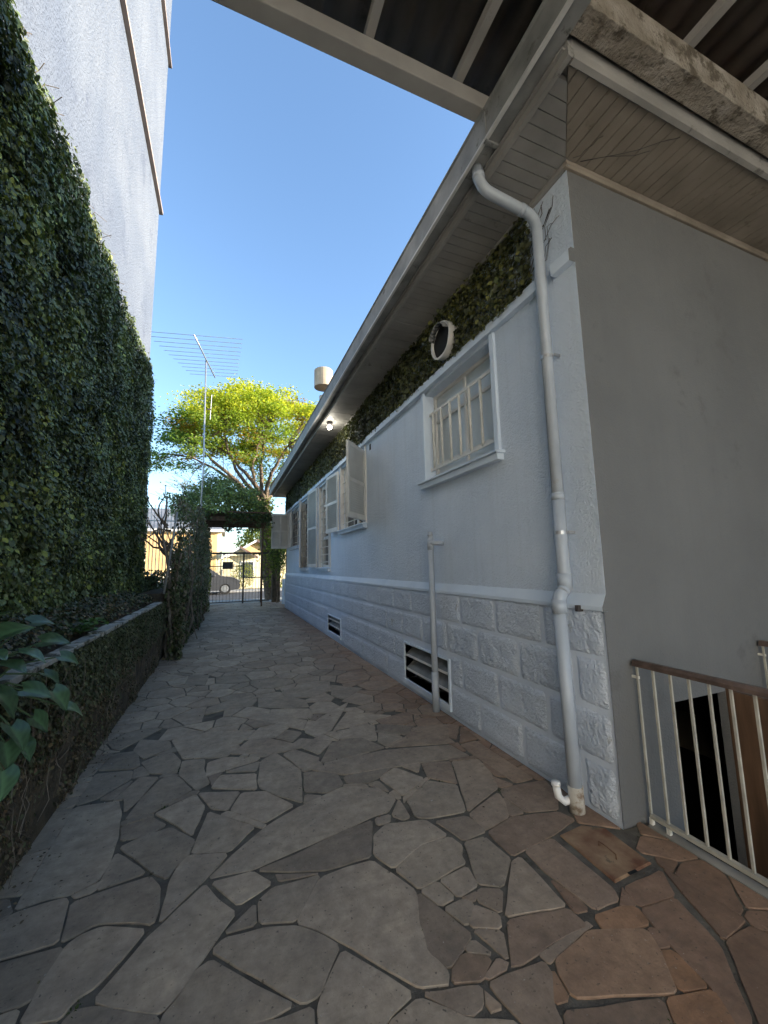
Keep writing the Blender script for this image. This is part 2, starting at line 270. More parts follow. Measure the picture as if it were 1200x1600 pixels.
# ------------------------------------------------------------------ paving stones
Apx = lambda x, y: (x/2, 1140+y/2)
Bpx = lambda x, y: (400+x*.43333, 1100+y*.43333)
Cpx = lambda x, y: (600+x/2, 1200+y/2)
Dpx = lambda x, y: (220+x/3, 960+y/3)
Ppx = lambda x, y: (x, y)
TR = [
 (Apx, [(235,242),(370,222),(379,260),(368,335),(342,418),(306,470),(222,513),(140,528),(45,563)]),
 (Apx, [(40,575),(204,525),(212,537),(196,600),(180,662),(0,716),(-80,740),(-60,640)]),
 (Apx, [(223,542),(350,497),(470,459),(500,492),(496,560),(478,606),(380,600),(300,604),(240,640),(193,662),(214,585)]),
 (Apx, [(364,384),(410,412),(455,446),(300,500),(332,440)]),
 (Apx, [(310,476),(322,470),(292,505),(236,523),(228,517)]),
 (Apx, [(374,366),(450,330),(535,304),(610,345),(585,400),(545,430),(522,465),(480,447),(440,415)]),
 (Apx, [(379,302),(475,272),(520,296),(470,326),(378,346)]),
 (Apx, [(392,282),(440,215),(508,150),(556,146),(600,188),(470,262)]),
 (Apx, [(386,192),(440,147),(496,147),(440,212),(389,256)]),
 (Apx, [(484,262),(612,202),(640,240),(600,330),(560,302)]),
 (Apx, [(598,386),(652,256),(796,302),(718,378)]),
 (Apx, [(498,602),(530,475),(556,427),(590,392),(712,386),(640,466)]),
 (Apx, [(292,846),(460,650),(640,482),(680,530),(736,570),(650,690),(560,822),(500,886),(400,872)]),
 (Apx, [(207,674),(250,642),(320,615),(455,624),(380,715),(300,800),(232,842),(188,902),(60,920),(130,790)]),
 (Apx, [(-160,780),(0,730),(200,677),(112,832),(62,860),(-140,930)]),
 (Apx, [(-150,960),(0,893),(60,872),(40,925),(-20,1000),(-150,1020)]),
 (Apx, [(60,935),(185,912),(165,1010),(-20,1040)]),
 (Apx, [(192,916),(232,876),(300,862),(400,882),(495,893),(494,1000),(180,1010)]),
 (Apx, [(502,902),(562,832),(612,752),(660,718),(800,800),(918,856),(840,902),(720,930),(640,1000),(504,1000)]),
 (Apx, [(662,690),(700,652),(830,618),(930,612),(1000,637),(1060,672),(1028,750),(1000,825),(948,854),(800,768)]),
 (Apx, [(700,634),(798,542),(800,606)]),
 (Apx, [(811,602),(808,532),(852,492),(1000,452),(960,530),(924,596)]),
 (Apx, [(662,476),(790,441),(850,477),(745,546)]),
 (Apx, [(806,438),(920,392),(1080,312),(1163,282),(1158,395),(1020,436),(900,442)]),
 (Apx, [(864,452),(1000,446),(872,470)]),
 (Ppx, [(326,1371),(365,1333),(415,1291),(465,1261),(534,1229),(591,1231),(618,1247),(606,1268),(586,1273),(530,1299),(443,1336),(395,1357)]),
 (Apx, [(720,252),(756,197),(830,192),(918,236),(826,290)]),
 (Apx, [(620,197),(750,192),(712,250),(662,246)]),
 (Apx, [(660,182),(690,142),(800,137),(802,186)]),
 (Apx, [(645,146),(650,102),(700,86),(815,85),(798,97),(700,127)]),
 (Apx, [(702,132),(813,98),(800,128)]),
 (Apx, [(806,162),(816,96),(860,70),(940,126),(944,226),(870,205),(815,182)]),
 (Apx, [(950,132),(1050,131),(1072,170),(1020,196),(953,192)]),
 (Apx, [(954,202),(1008,206),(950,230)]),
 (Apx, [(885,76),(920,62),(1000,88),(940,122)]),
 (Apx, [(560,141),(571,97),(640,91),(636,122),(655,166),(614,188)]),
 (Apx, [(441,102),(500,78),(541,71),(565,97),(550,137),(470,136)]),
 (Apx, [(537,32),(650,6),(800,0),(750,42),(650,85),(572,91)]),
 (Apx, [(720,76),(780,31),(840,26),(960,51),(870,71)]),
 (Apx, [(235,236),(300,137),(415,127),(410,152),(300,216)]),
 (Apx, [(310,217),(415,157),(386,190),(352,220)]),
 (Apx, [(306,127),(355,76),(430,66),(436,110),(420,121)]),
 (Apx, [(417,65),(440,31),(530,36),(535,56),(450,91)]),
 (Bpx, [(235,206),(270,141),(330,124),(380,121),(465,156),(240,210)]),
 (Bpx, [(200,236),(330,197),(460,166),(700,146),(770,186),(600,209),(320,254)]),
 (Bpx, [(316,261),(490,226),(440,266),(390,286),(330,286)]),
 (Bpx, [(402,288),(440,275),(480,315)]),
 (Bpx, [(446,266),(500,229),(605,266),(530,330)]),
 (Bpx, [(545,346),(620,276),(725,292),(755,385),(620,410),(575,404)]),
 (Bpx, [(490,400),(515,342),(555,406),(530,416)]),
 (Bpx, [(524,222),(593,213),(584,245)]),
 (Bpx, [(598,212),(700,206),(725,286),(620,263)]),
 (Bpx, [(706,206),(800,197),(846,245),(872,300),(765,385),(736,290)]),
 (Bpx, [(850,258),(930,290),(878,300)]),
 (Bpx, [(430,411),(485,397),(482,425),(436,434)]),
 (Bpx, [(425,472),(470,432),(610,417),(690,471),(600,502),(495,590),(425,540)]),
 (Bpx, [(502,595),(600,507),(700,477),(745,510),(740,545),(755,570),(590,665)]),
 (Bpx, [(646,421),(760,402),(830,456),(750,490)]),
 (Bpx, [(768,396),(872,317),(905,361),(910,405),(850,441),(826,450)]),
 (Bpx, [(882,306),(940,290),(1040,272),(1090,320),(1088,378),(975,388),(892,330)]),
 (Bpx, [(892,336),(968,390),(916,404),(902,356)]),
 (Bpx, [(836,461),(920,407),(1090,387),(1150,415),(1070,470),(925,545)]),
 (Bpx, [(752,496),(825,477),(918,556),(890,655),(800,645)]),
 (Bpx, [(662,631),(760,582),(800,650),(730,694)]),
 (Bpx, [(592,671),(655,637),(718,696),(665,725)]),
 (Bpx, [(677,736),(745,702),(784,716),(762,798)]),
 (Bpx, [(748,696),(800,672),(786,710)]),
 (Bpx, [(802,662),(888,666),(884,750),(796,706)]),
 (Bpx, [(782,721),(878,756),(884,806),(772,800)]),
 (Cpx, [(380,462),(400,292),(425,277),(570,430)]),
 (Cpx, [(440,256),(525,217),(718,376),(733,410),(660,440),(600,395),(500,320)]),
 (Cpx, [(520,345),(595,396),(640,440),(600,450),(580,428)]),
 (Cpx, [(386,474),(574,436),(635,490),(530,540),(430,610),(400,614)]),
 (Cpx, [(277,502),(370,506),(388,598)]),
 (Cpx, [(106,388),(190,450),(275,520),(205,625),(140,575),(112,480)]),
 (Cpx, [(216,626),(245,577),(335,590),(310,660),(213,667)]),
 (Cpx, [(277,532),(340,580),(252,570)]),
 (Cpx, [(316,650),(355,592),(385,606),(380,625),(330,655)]),
 (Cpx, [(120,701),(305,676),(310,740),(270,774),(215,750)]),
 (Cpx, [(316,697),(370,745),(335,757),(320,735)]),
 (Cpx, [(325,671),(500,602),(524,640),(528,735),(560,800),(480,830),(430,790)]),
 (Cpx, [(537,600),(640,507),(820,502),(860,562),(915,700),(590,714),(545,640)]),
 (Cpx, [(526,624),(580,718),(532,733)]),
 (Cpx, [(656,461),(740,432),(790,432),(830,484),(740,515),(690,510)]),
 (Cpx, [(802,440),(910,404),(1050,555),(1150,790),(1120,830),(1020,680),(900,555)]),
 (Cpx, [(852,570),(905,567),(1015,680),(925,694)]),
 (Cpx, [(825,497),(862,502),(898,552),(852,562)]),
 (Cpx, [(750,372),(866,318),(908,396),(797,430)]),
 (Cpx, [(872,312),(990,385),(1130,472),(1062,535),(945,402)]),
 (Cpx, [(1070,540),(1150,492),(1330,590),(1330,850),(1180,810)]),
 (Cpx, [(562,760),(870,722),(900,800),(920,870),(580,870)]),
 (Cpx, [(882,720),(1030,692),(1120,840),(1000,900),(930,870)]),
 (Ppx, [(464,1442),(478,1410),(502,1370),(540,1355),(582,1344),(615,1366),(649,1391),(656,1438),(666,1480),(701,1519),(699,1536),(655,1541),(600,1510),(528,1467),(495,1450)]),
 (Ppx, [(503,1553),(535,1483),(600,1521),(645,1551),(608,1588),(590,1620),(500,1625),(497,1572)]),
 (Ppx, [(365,1604),(440,1591),(489,1571),(492,1625),(360,1645)]),
 (Ppx, [(607,1598),(655,1558),(735,1592),(808,1595),(830,1640),(600,1650)]),
 (Bpx, [(737,146),(795,132),(1000,266),(935,282),(800,192)]),
 (Bpx, [(690,70),(732,77),(722,125),(697,117)]),
 (Bpx, [(740,82),(800,124),(735,140)]),
 (Bpx, [(575,82),(688,72),(694,120),(718,138),(482,154),(590,102)]),
 (Bpx, [(290,97),(425,72),(436,130),(300,125)]),
 (Bpx, [(437,72),(570,77),(540,110),(440,92)]),
 (Bpx, [(442,102),(530,118),(470,150),(440,135)]),
 (Bpx, [(278,96),(328,27),(490,41),(300,91)]),
 (Dpx, [(768,550),(845,480),(970,412),(892,540),(822,574)]),
 (Bpx, [(132,142),(160,122),(275,131),(226,180)]),
 (Bpx, [(70,122),(110,92),(165,101),(130,136)]),
 (Dpx, [(550,390),(690,382),(770,400),(788,432),(680,438),(552,434)]),
 (Dpx, [(610,444),(700,440),(790,440),(806,470),(790,490),(700,478),(608,464)]),
 (Dpx, [(500,484),(600,462),(780,496),(760,540),(640,512)]),
 (Dpx, [(300,470),(310,440),(400,405),(530,375),(545,402),(520,430),(400,445)]),
 (Dpx, [(655,350),(720,340),(880,360),(800,388),(680,388)]),
 (Dpx, [(890,330),(1040,345),(950,398),(895,380)]),
 (Dpx, [(206,330),(230,285),(320,285),(300,330)]),
]
def area(p): return .5*sum(p[i][0]*p[(i+1) % len(p)][1]-p[(i+1) % len(p)][0]*p[i][1] for i in range(len(p)))
def ccw(p): return p if area(p) > 0 else p[::-1]
def centroid(p): return (sum(q[0] for q in p)/len(p), sum(q[1] for q in p)/len(p))
traced = []
for fn, pts in TR:
    g = [tuple(onz(*fn(*q), 0)[:2]) for q in pts]; traced.append(ccw(g))
def clip(poly, px, py, nx, ny):          # keep (q-p).n >= 0
    out = []
    for i in range(len(poly)):
        a, b = poly[i], poly[(i+1) % len(poly)]
        da = (a[0]-px)*nx+(a[1]-py)*ny; db = (b[0]-px)*nx+(b[1]-py)*ny
        if da >= 0: out.append(a)
        if (da >= 0) != (db >= 0):
            k = da/(da-db); out.append((a[0]+k*(b[0]-a[0]), a[1]+k*(b[1]-a[1])))
    return out
def inside(poly, x, y):
    c = False
    for i in range(len(poly)):
        (x0, y0), (x1, y1) = poly[i], poly[i-1]
        if (y0 > y) != (y1 > y) and x < (x1-x0)*(y-y0)/(y1-y0)+x0: c = not c
    return c
def closest(poly, x, y):
    best = None
    for i in range(len(poly)):
        (x0, y0), (x1, y1) = poly[i-1], poly[i]; dx, dy = x1-x0, y1-y0
        k = max(0, min(1, ((x-x0)*dx+(y-y0)*dy)/(dx*dx+dy*dy+1e-12))); qx, qy = x0+k*dx, y0+k*dy
        d = (qx-x)**2+(qy-y)**2
        if best is None or d < best[0]: best = (d, qx, qy)
    return math.sqrt(best[0]), best[1], best[2]
WALL_X, CORNER_Y = 2.225, 1.85
HATCH = ccw([tuple(onz(*p, 0)[:2]) for p in [(868,1303),(905,1286),(948,1292),(1026,1350),(962,1384)]])
blocks_ = traced + [HATCH]
bb = [(min(q[0] for q in p), max(q[0] for q in p), min(q[1] for q in p), max(q[1] for q in p)) for p in blocks_]
PATH = [(-1.02, -.6), (2.36, -.6), (2.36, 1.84), (2.205, 1.86), (2.205, 16.3), (2.9, 16.3), (2.9, 19.2), (-1.02, 19.2)]
seeds = []
rs = random.Random(11)
for tr in range(15000):
    x = rs.uniform(-1.0, 2.9); y = rs.uniform(-.6, 19.2) if tr > 2600 else rs.uniform(-.6, 7.5)
    if not inside(PATH, x, y): continue
    w = rs.uniform(.10, .27)
    if tr > 5500: w *= .55
    if tr > 9000:
        w = rs.uniform(.04, .07); y = rs.uniform(.8, 4.4)
        if not inside(PATH, x, y): continue
    if any(b[0]-.2 < x < b[1]+.2 and b[2]-.2 < y < b[3]+.2 and (inside(p, x, y) or closest(p, x, y)[0] < (.035 if tr < 9000 else .022)) for p, b in zip(blocks_, bb)): continue
    if any((x-s[0])**2+(y-s[1])**2 < (w+s[2])**2*.62 for s in seeds): continue
    seeds.append((x, y, w))
cells = []
for (x, y, w) in seeds:
    pl = [(x-.7, y-.7), (x+.7, y-.7), (x+.7, y+.7), (x-.7, y+.7)]
    a0 = rs.uniform(0, 3.14)
    for (u, v, q) in seeds:
        d2 = (u-x)**2+(v-y)**2
        if d2 < 1e-9 or d2 > 1.6: continue
        d = math.sqrt(d2); k = .5*(d + (w*w-q*q)/d)
        k = max(.12*d, min(.88*d, k)); nx, ny = (x-u)/d, (y-v)/d
        pl = clip(pl, x-nx*k, y-ny*k, nx, ny)
        if len(pl) < 3: break
    if len(pl) < 3: continue
    for p, b in zip(blocks_, bb):
        if b[0]-.8 < x < b[1]+.8 and b[2]-.8 < y < b[3]+.8:
            d, qx, qy = closest(p, x, y)
            if d < .9: pl = clip(pl, qx, qy, (x-qx)/d, (y-qy)/d)
            if len(pl) < 3: break
    if len(pl) < 3: continue
    pl = clip(pl, -1.02, 0, 1, 0)
    if y > 1.85 and y < 16.3: pl = clip(pl, 2.2, 0, -1, 0)
    elif y <= 1.85: pl = clip(pl, 2.36, 0, -1, 0)
    pl = clip(pl, 0, 19.2, 0, -1)
    if len(pl) >= 3 and area(pl) > .0022: cells.append(pl)
def inset(poly, g):
    n = len(poly); out = []
    for i in range(n):
        p0, p1, p2 = (Vector(poly[(i+k-1) % n]) for k in range(3))
        e1 = (p1-p0); e2 = (p2-p1)
        if e1.length < 1e-6 or e2.length < 1e-6: continue
        e1.normalize(); e2.normalize()
        n1 = Vector((-e1.y, e1.x)); n2 = Vector((-e2.y, e2.x)); b = n1+n2
        l = b.length
        if l < .35: b = n1; k = 1
        else: b /= l; k = min(1.8, 1/max(.3, b.dot(n1)))
        q = p1+b*g*k; out.append((q.x, q.y))
    return out
def rough_poly(poly, step, amp, rr):
    out = []
    n = len(poly)
    for i in range(n):
        a, b = Vector(poly[i]), Vector(poly[(i+1) % n]); L = (b-a).length; k = max(1, int(L/step))
        nn = Vector((-(b-a).y, (b-a).x)); nn = nn/(L+1e-9)
        for j in range(k):
            s = j/k
            p = a.lerp(b, s)
            if j: p += nn*amp*(rr.random()*2-1)
            elif L > .05:                                   # knock the corner off
                pa = Vector(poly[i-1]); la = (pa-a).length
                c = min(.014, L*.2, la*.2)
                out.append(tuple(a+(pa-a)/max(la, 1e-6)*c)); p = a+(b-a)/L*c
            out.append(tuple(p))
    return out
def stone_geo(poly, rr, near, gap=.0075):
    cx, cy = centroid(poly)
    p = ccw(poly)
    if near: p = rough_poly(p, .07, .0035, rr)
    o = inset(p, gap); i_ = inset(o, .002)
    if len(o) != len(i_): i_ = o
    tz = rr.uniform(-.002, .0012); gx, gy = rr.uniform(-.004, .004), rr.uniform(-.004, .004)
    zt = lambda q: tz+(q[0]-cx)*gx+(q[1]-cy)*gy
    n = len(o)
    vs = [(q[0], q[1], zt(q)) for q in i_]+[(q[0], q[1], zt(q)-.0018) for q in o]+[(q[0], q[1], -.03) for q in o]
    fs = [tuple(range(n))]
    for r in (0, 1): fs += [(r*n+k, (r+1)*n+k, (r+1)*n+(k+1) % n, r*n+(k+1) % n) for k in range(n)]
    return vs, fs, (cx, cy)
def stone_tone(x, y, rr):
    red = max(0, min(1, (x-1.35)/.7))*.85 + max(0, min(1, (x-.45)/1.0))*max(0, min(1, (2.1-y)/.8))*.95
    red = max(0, min(1, red+rr.uniform(-.30, .16)))
    g = rr.uniform(.22, .37); grey = Vector((g*1.19, g*.97, g*.74)); r = rr.uniform(.85, 1.25)
    rd = Vector((.25, .16, .11))*r
    if x > .5 and y < 1.6 and rr.random() < .22: rd = Vector((.31, .175, .10))*r
    return grey.lerp(rd, red)
path = MB().add([(x, y, -.0075) for x, y in PATH]+[(x, y, -.2) for x, y in PATH],
    [tuple(range(8)), tuple(range(8, 16))[::-1]]+[(i, i+8, (i+1) % 8+8, (i+1) % 8) for i in range(8)]).build('path', M['mortar'])
tag(path, None, kind='structure')
def set_col(me, cols):
    at = me.color_attributes.new('Col', 'FLOAT_COLOR', 'POINT')
    at.data.foreach_set('color', np.concatenate([np.array(cols), np.ones((len(cols), 1))], 1).ravel())
cells.sort(key=lambda p: centroid(p)[1])
singles = traced + cells[:max(0, 298-len(traced))]; rest = cells[max(0, 298-len(traced)):]
rr = random.Random(5)
for k_, pl in enumerate(singles):
    is_tr = k_ < len(traced)
    vs, fs, c = stone_geo(pl, rr, centroid(pl)[1] < 5.5, -.0042 if is_tr else .0055)
    me = MB().add([(v[0]-c[0], v[1]-c[1], v[2]) for v in vs], fs).mesh('paving_stone', M['stone'])
    set_col(me, [tuple(stone_tone(c[0], c[1], rr))]*len(vs))
    link('paving_stone', me, path, (c[0], c[1], 0))
mb = MB(); cols = []
for pl in rest:
    vs, fs, c = stone_geo(pl, rr, False); mb.add(vs, fs); cols += [tuple(stone_tone(c[0], c[1], rr))]*len(vs)
o = mb.build('far_paving_stones', M['stone'], path); set_col(o.data, cols); o['kind'] = 'stuff'

# ------------------------------------------------------------------ ground, street
SW = (2.44, 3.72, -.2, 1.84)     # stairwell x0 x1 y0 y1
xs = [-600, SW[0], SW[1], 600]; ys = [-600, SW[2], 5.2, 600]
mb = MB()
for i in range(3):
    for j in range(3):
        if (i, j) == (1, 1): continue
        z = -.06
        mb.add([(xs[i], ys[j], z), (xs[i+1], ys[j], z), (xs[i+1], ys[j+1], z), (xs[i], ys[j+1], z)], [(0, 1, 2, 3)])
tag(mb.build('ground', M['ground']), None, kind='structure')
tag(MB().box((-60, 19.25, -.2), (60, 21.5, .0)).build('sidewalk', M['pave'], bevel=.02), None, kind='structure')
tag(MB().box((-60, 28.6, -.2), (60, 31.0, .02)).build('far_sidewalk', M['pave'], bevel=.02), None, kind='structure')
tag(MB().add([(-200, 21.4, -.04), (200, 21.4, -.04), (200, 28.7, -.04), (-200, 28.7, -.04)], [(0, 1, 2, 3)]).build('road', M['asphalt']), None, kind='structure')
# yard slab under the carport, right of the path and around the stairwell
yard = MB().box((-1.64, -16, -.3), (2.36, -.61, -.003)).box((2.37, -16, -.3), (9, SW[2]-.06, -.004)).box((2.37, SW[2]-.06, -.3), (SW[0], 1.83, -.006)).box((SW[1], SW[2]-.06, -.3), (9, 1.83, -.005)).build('yard_slab', M['pave'])
tag(yard, None, kind='structure')

# ------------------------------------------------------------------ house
def holed(mb, u0, u1, v0, v1, holes, P, d0, d1):
    """slab with rectangular holes: P(u, v, d) gives the point; holes (ua, ub, va, vb)"""
    us = sorted({u0, u1, *[h for q in holes for h in q[:2]]}); vs = sorted({v0, v1, *[h for q in holes for h in q[2:]]})
    us = [u for u in us if u0 <= u <= u1]; vs = [v for v in vs if v0 <= v <= v1]
    def solid(i, j):
        if not (0 <= i < len(us)-1 and 0 <= j < len(vs)-1): return False
        cu, cv = (us[i]+us[i+1])/2, (vs[j]+vs[j+1])/2
        return not any(q[0] < cu < q[1] and q[2] < cv < q[3] for q in holes)
    for i in range(len(us)-1):
        for j in range(len(vs)-1):
            if not solid(i, j): continue
            a, b, c, d = us[i], us[i+1], vs[j], vs[j+1]
            for dd in (d0, d1): mb.add([P(a,c,dd), P(b,c,dd), P(b,d,dd), P(a,d,dd)], [(0,1,2,3)])
            if not solid(i-1, j): mb.add([P(a,c,d0), P(a,d,d0), P(a,d,d1), P(a,c,d1)], [(0,1,2,3)])
            if not solid(i+1, j): mb.add([P(b,c,d0), P(b,d,d0), P(b,d,d1), P(b,c,d1)], [(0,1,2,3)])
            if not solid(i, j-1): mb.add([P(a,c,d0), P(b,c,d0), P(b,c,d1), P(a,c,d1)], [(0,1,2,3)])
            if not solid(i, j+1): mb.add([P(a,d,d0), P(b,d,d0), P(b,d,d1), P(a,d,d1)], [(0,1,2,3)])
    return mb
XW, XP, ZS, ZB = 2.240, 2.205, 4.44, 1.25     # upper wall face, plinth face, soffit, plinth top
YN, YF, XE = 1.86, 16.25, 11.2
WIN = dict(small=(2.83, 4.17, 2.53, 3.62), pair=(6.45, 8.02, 2.28, 3.60), tall=(9.0, 10.15, 1.52, 3.60), tall2=(11.65, 12.75, 1.52, 3.60), far=(13.2, 15.3, 2.25, 3.60))
house = thing('house', (XW, YN, 0), 'long single storey blue grey house with block plinth and deep eaves beside the path', 'house')
mb = MB(); holed(mb, YN+.0015, YF, ZB-.03, 4.75, list(WIN.values()), lambda u, v, d: (d, u, v), XW, XW+.26)
mb.build('wall', M['stucco'], house)
VENT = [(3.80, 4.90, .10, .54), (8.05, 9.1, .13, .46)]
mb = MB(); holed(mb, YN+.0015, YF, -.3, ZB-.03, VENT, lambda u, v, d: (d, u, v), XP+.014, XP+.30)
plinth = mb.build('plinth', M['joint'], house)
# chamfered band on the plinth
MB().prism([(XP-.004, 1.235), (XP-.004, 1.262), (XW+.004, 1.345), (XW+.05, 1.345), (XW+.05, 1.235)], 'y', YN+.002, YF+.03).build('plinth_band', M['trim'], house)
MB().prism([(XP-.003, 1.2345), (XP-.003, 1.262), (XW+.003, 1.344), (XW+.003, 1.2345)], 'y', YN-.0005, YN+.001).build('band_return', M['endwall'], house)  # band end capped in the shade-darkened colour
# near end wall (faces the yard) with basement door opening
mb = MB(); holed(mb, XW+.002, XE, -1.4, 4.75, [(2.74, 3.31, -1.4, .62)], lambda u, v, d: (u, d, v), YN, YN+.05)
mb.build('end_wall', M['endwall'], house)
MB().box((XP+.006, YN-.001, -.1), (XW+.001, YN+.001, 1.233)).build('shaded_plinth_end', M['endwall'], house)  # thin sheet over the plinth end, its shade put into the colour
MB().box((XW, YF-.25, -.1), (XE, YF-.003, 4.75)).build('far_end_wall', M['stucco'], house)
MB().box((XE-.25, YN+.26, -.1), (XE-.003, YF-.26, 4.75)).build('garden_wall_side', M['stucco'], house)
# rusticated blocks
def block_mesh(w, h, seed, corner=False):
    nx, nz_ = max(3, int(w/.024)), max(3, int(h/.024)); vs = []; fs = []
    for j in range(nz_+1):
        for i in range(nx+1):
            u, v = w*i/nx, h*j/nz_; e = min(i, nx-i, j, nz_-j)
            d = -.006 if e == 0 else .010+.005*noise.noise((u*14+seed*7, v*14, seed*3.1))+.013*noise.noise((u*40+seed, v*40, 2))
            if e == 1: d *= .8
            vs.append((-d, u, v))
    for j in range(nz_):
        for i in range(nx):
            a = j*(nx+1)+i; fs.append((a, a+nx+1, a+nx+2, a+1))
    me = MB().add(vs, fs).mesh('plinth_block', M['quoin'], True); return me
BM = {}
crs = [(.945, 1.232, 2.41), (.63, .925, 2.69), (.315, .61, 2.41), (.0, .295, 2.69)]
rb = random.Random(3)
for ci, (z0, z1, yj) in enumerate(crs):
    e = []; y = yj
    while y < YF-.02: e.append((y, min(y+.562, YF))); y += .562
    e = ([(1.872, yj)] if yj < 2.6 else [(1.872, yj-.562), (yj-.562, yj)])+e
    for (a, b) in e:
        segs = [(a, b)]
        for (va, vb, vz0, vz1) in VENT:
            if z0 < vz1 and z1 > vz0:
                ns = []
                for (p, q) in segs:
                    if q <= va-.03 or p >= vb+.03: ns.append((p, q)); continue
                    if p < va-.09: ns.append((p, va-.03))
                    if q > vb+.09: ns.append((vb+.03, q))
                segs = ns
        for (p, q) in segs:
            if q-p < .06: continue
            w = round(q-p-.024, 2); key = (w, round(z1-z0, 2), rb.randrange(4))
            if key not in BM: BM[key] = block_mesh(w, key[1], rb.random()*50)
            link('plinth_block', BM[key], plinth, (XP+.012, p+.012, z0))
# basement vents
for vi, (ya, yb, za, zb) in enumerate(VENT):
    v = MB(); v.box((XP+.16, ya, za), (XP+.18, yb, zb)); v = v.build('basement_vent', M['dark'], house)
    f = MB(); t_ = .03
    f.box((XP-.01, ya-t_, za-.06), (XP+.15, yb+t_, za)); f.box((XP-.004, ya-t_, za+.001), (XP+.15, ya, zb+.02)); f.box((XP-.004, yb, za+.001), (XP+.15, yb+t_, zb+.02)); f.box((XP-.004, ya, zb), (XP+.15, yb, zb+.02))
    f.build('frame', M['trim'], v)
    MB().box((XP+.10, (ya+yb)/2-.02, za), (XP+.14, (ya+yb)/2+.02, zb)).build('mullion', M['gutter'], v)
    for k in range(2):
        z = za+.13+k*.17*(zb-za)/.44
        b = MB().prism([(XP+.02, z), (XP+.032, z-.012), (XP+.15, z+.09), (XP+.14, z+.10)], 'y', ya+.01, yb-.01).build('louvre', M['gutter'], v)
        MB().box((XP+.012, ya+.01, z-.016), (XP+.022, yb-.01, z+.008)).build('louvre_edge', M['white'], v)
# cornice band under the ivy, with window surrounds
for (a, b) in ((YN+.003, 2.035), (2.185, YF+.02)):
    MB().prism([(XW-.055, 3.655), (XW-.055, 3.745), (XW-.03, 3.765), (XW+.05, 3.765), (XW+.05, 3.655)], 'y', a, b).build('cornice', M['trim'], house, bevel=.004)
MB().prism([(XW-.054, 3.656), (XW-.054, 3.744), (XW-.03, 3.764), (XW-.0005, 3.764), (XW-.0005, 3.656)], 'y', YN-.0005, YN+.002).build('cornice_return', M['endwall'], house)  # cornice end, also given the darkened shade colour
for k, (ya, yb, za, zb) in WIN.items():
    if k != 'small': continue
    for (p, q) in ((ya-.055, ya+.004), (yb-.004, yb+.055)):
        MB().box((XW-.03, p, za+.002), (XW+.10, q, 3.654)).build('window_jamb', M['trim'], house, bevel=.004)
def sill(w, ya, yb, za):
    MB().prism([(XW-.10, za-.025), (XW-.10, za-.004), (XW+.12, za+.012), (XW+.12, za-.025)], 'y', ya-.05, yb+.05).prism([(XW-.07, za-.085), (XW-.075, za-.026), (XW+.02, za-.026), (XW+.02, za-.085)], 'y', ya-.03, yb+.03).build('sill', M['trim'], w, bevel=.004)
# small barred window
ya, yb, za, zb = WIN['small']
xg = XW+.15
w = MB().box((xg-.03, ya, za+.012), (xg+.03, ya+.04, zb)).box((xg-.03, yb-.04, za+.012), (xg+.03, yb, zb)).box((xg-.029, ya+.04, zb-.04), (xg+.03, yb-.04, zb)).box((xg-.029, ya+.04, za+.012), (xg+.03, yb-.04, za+.05)).build('barred_window', M['white'], house, bevel=.003)
sill(w, ya-.05, yb+.05, za)
ym = (ya+yb)/2; zt, zl = 3.28, 2.74
MB().box((xg-.02, ym-.02, za+.05), (xg+.02, ym+.02, zb-.04)).build('mullion', M['white'], w)
for z in (zt, zl): MB().box((xg-.021, ya+.04, z-.015), (xg+.02, ym-.02, z+.015)).box((xg-.021, ym+.02, z-.015), (xg+.02, yb-.04, z+.015)).build('glazing_bar', M['white'], w)
for (p, q) in ((ya+.04, ym-.02), (ym+.02, yb-.04)):
    for (c_, d_) in ((za+.05, zl-.015), (zl+.015, zt-.015), (zt+.015, zb-.04)):
        MB().box((xg-.003, p, c_), (xg+.003, q, d_)).build('pane', M['frost'], w)
xb = XW+.055
bar = MB().tube([(0,0,-.33),(0,0,.36)], .015, 8).mesh('grille_bar', M['bar'], True)
for i in range(7): link('grille_bar', bar, w, (xb, ya+.09+i*(yb-ya-.18)/6, 3.01))
for z in (2.68, 3.37): MB().box((xb-.005, ya, z-.017), (xb+.005, yb, z+.017)).build('grille_rail', M['bar'], w)
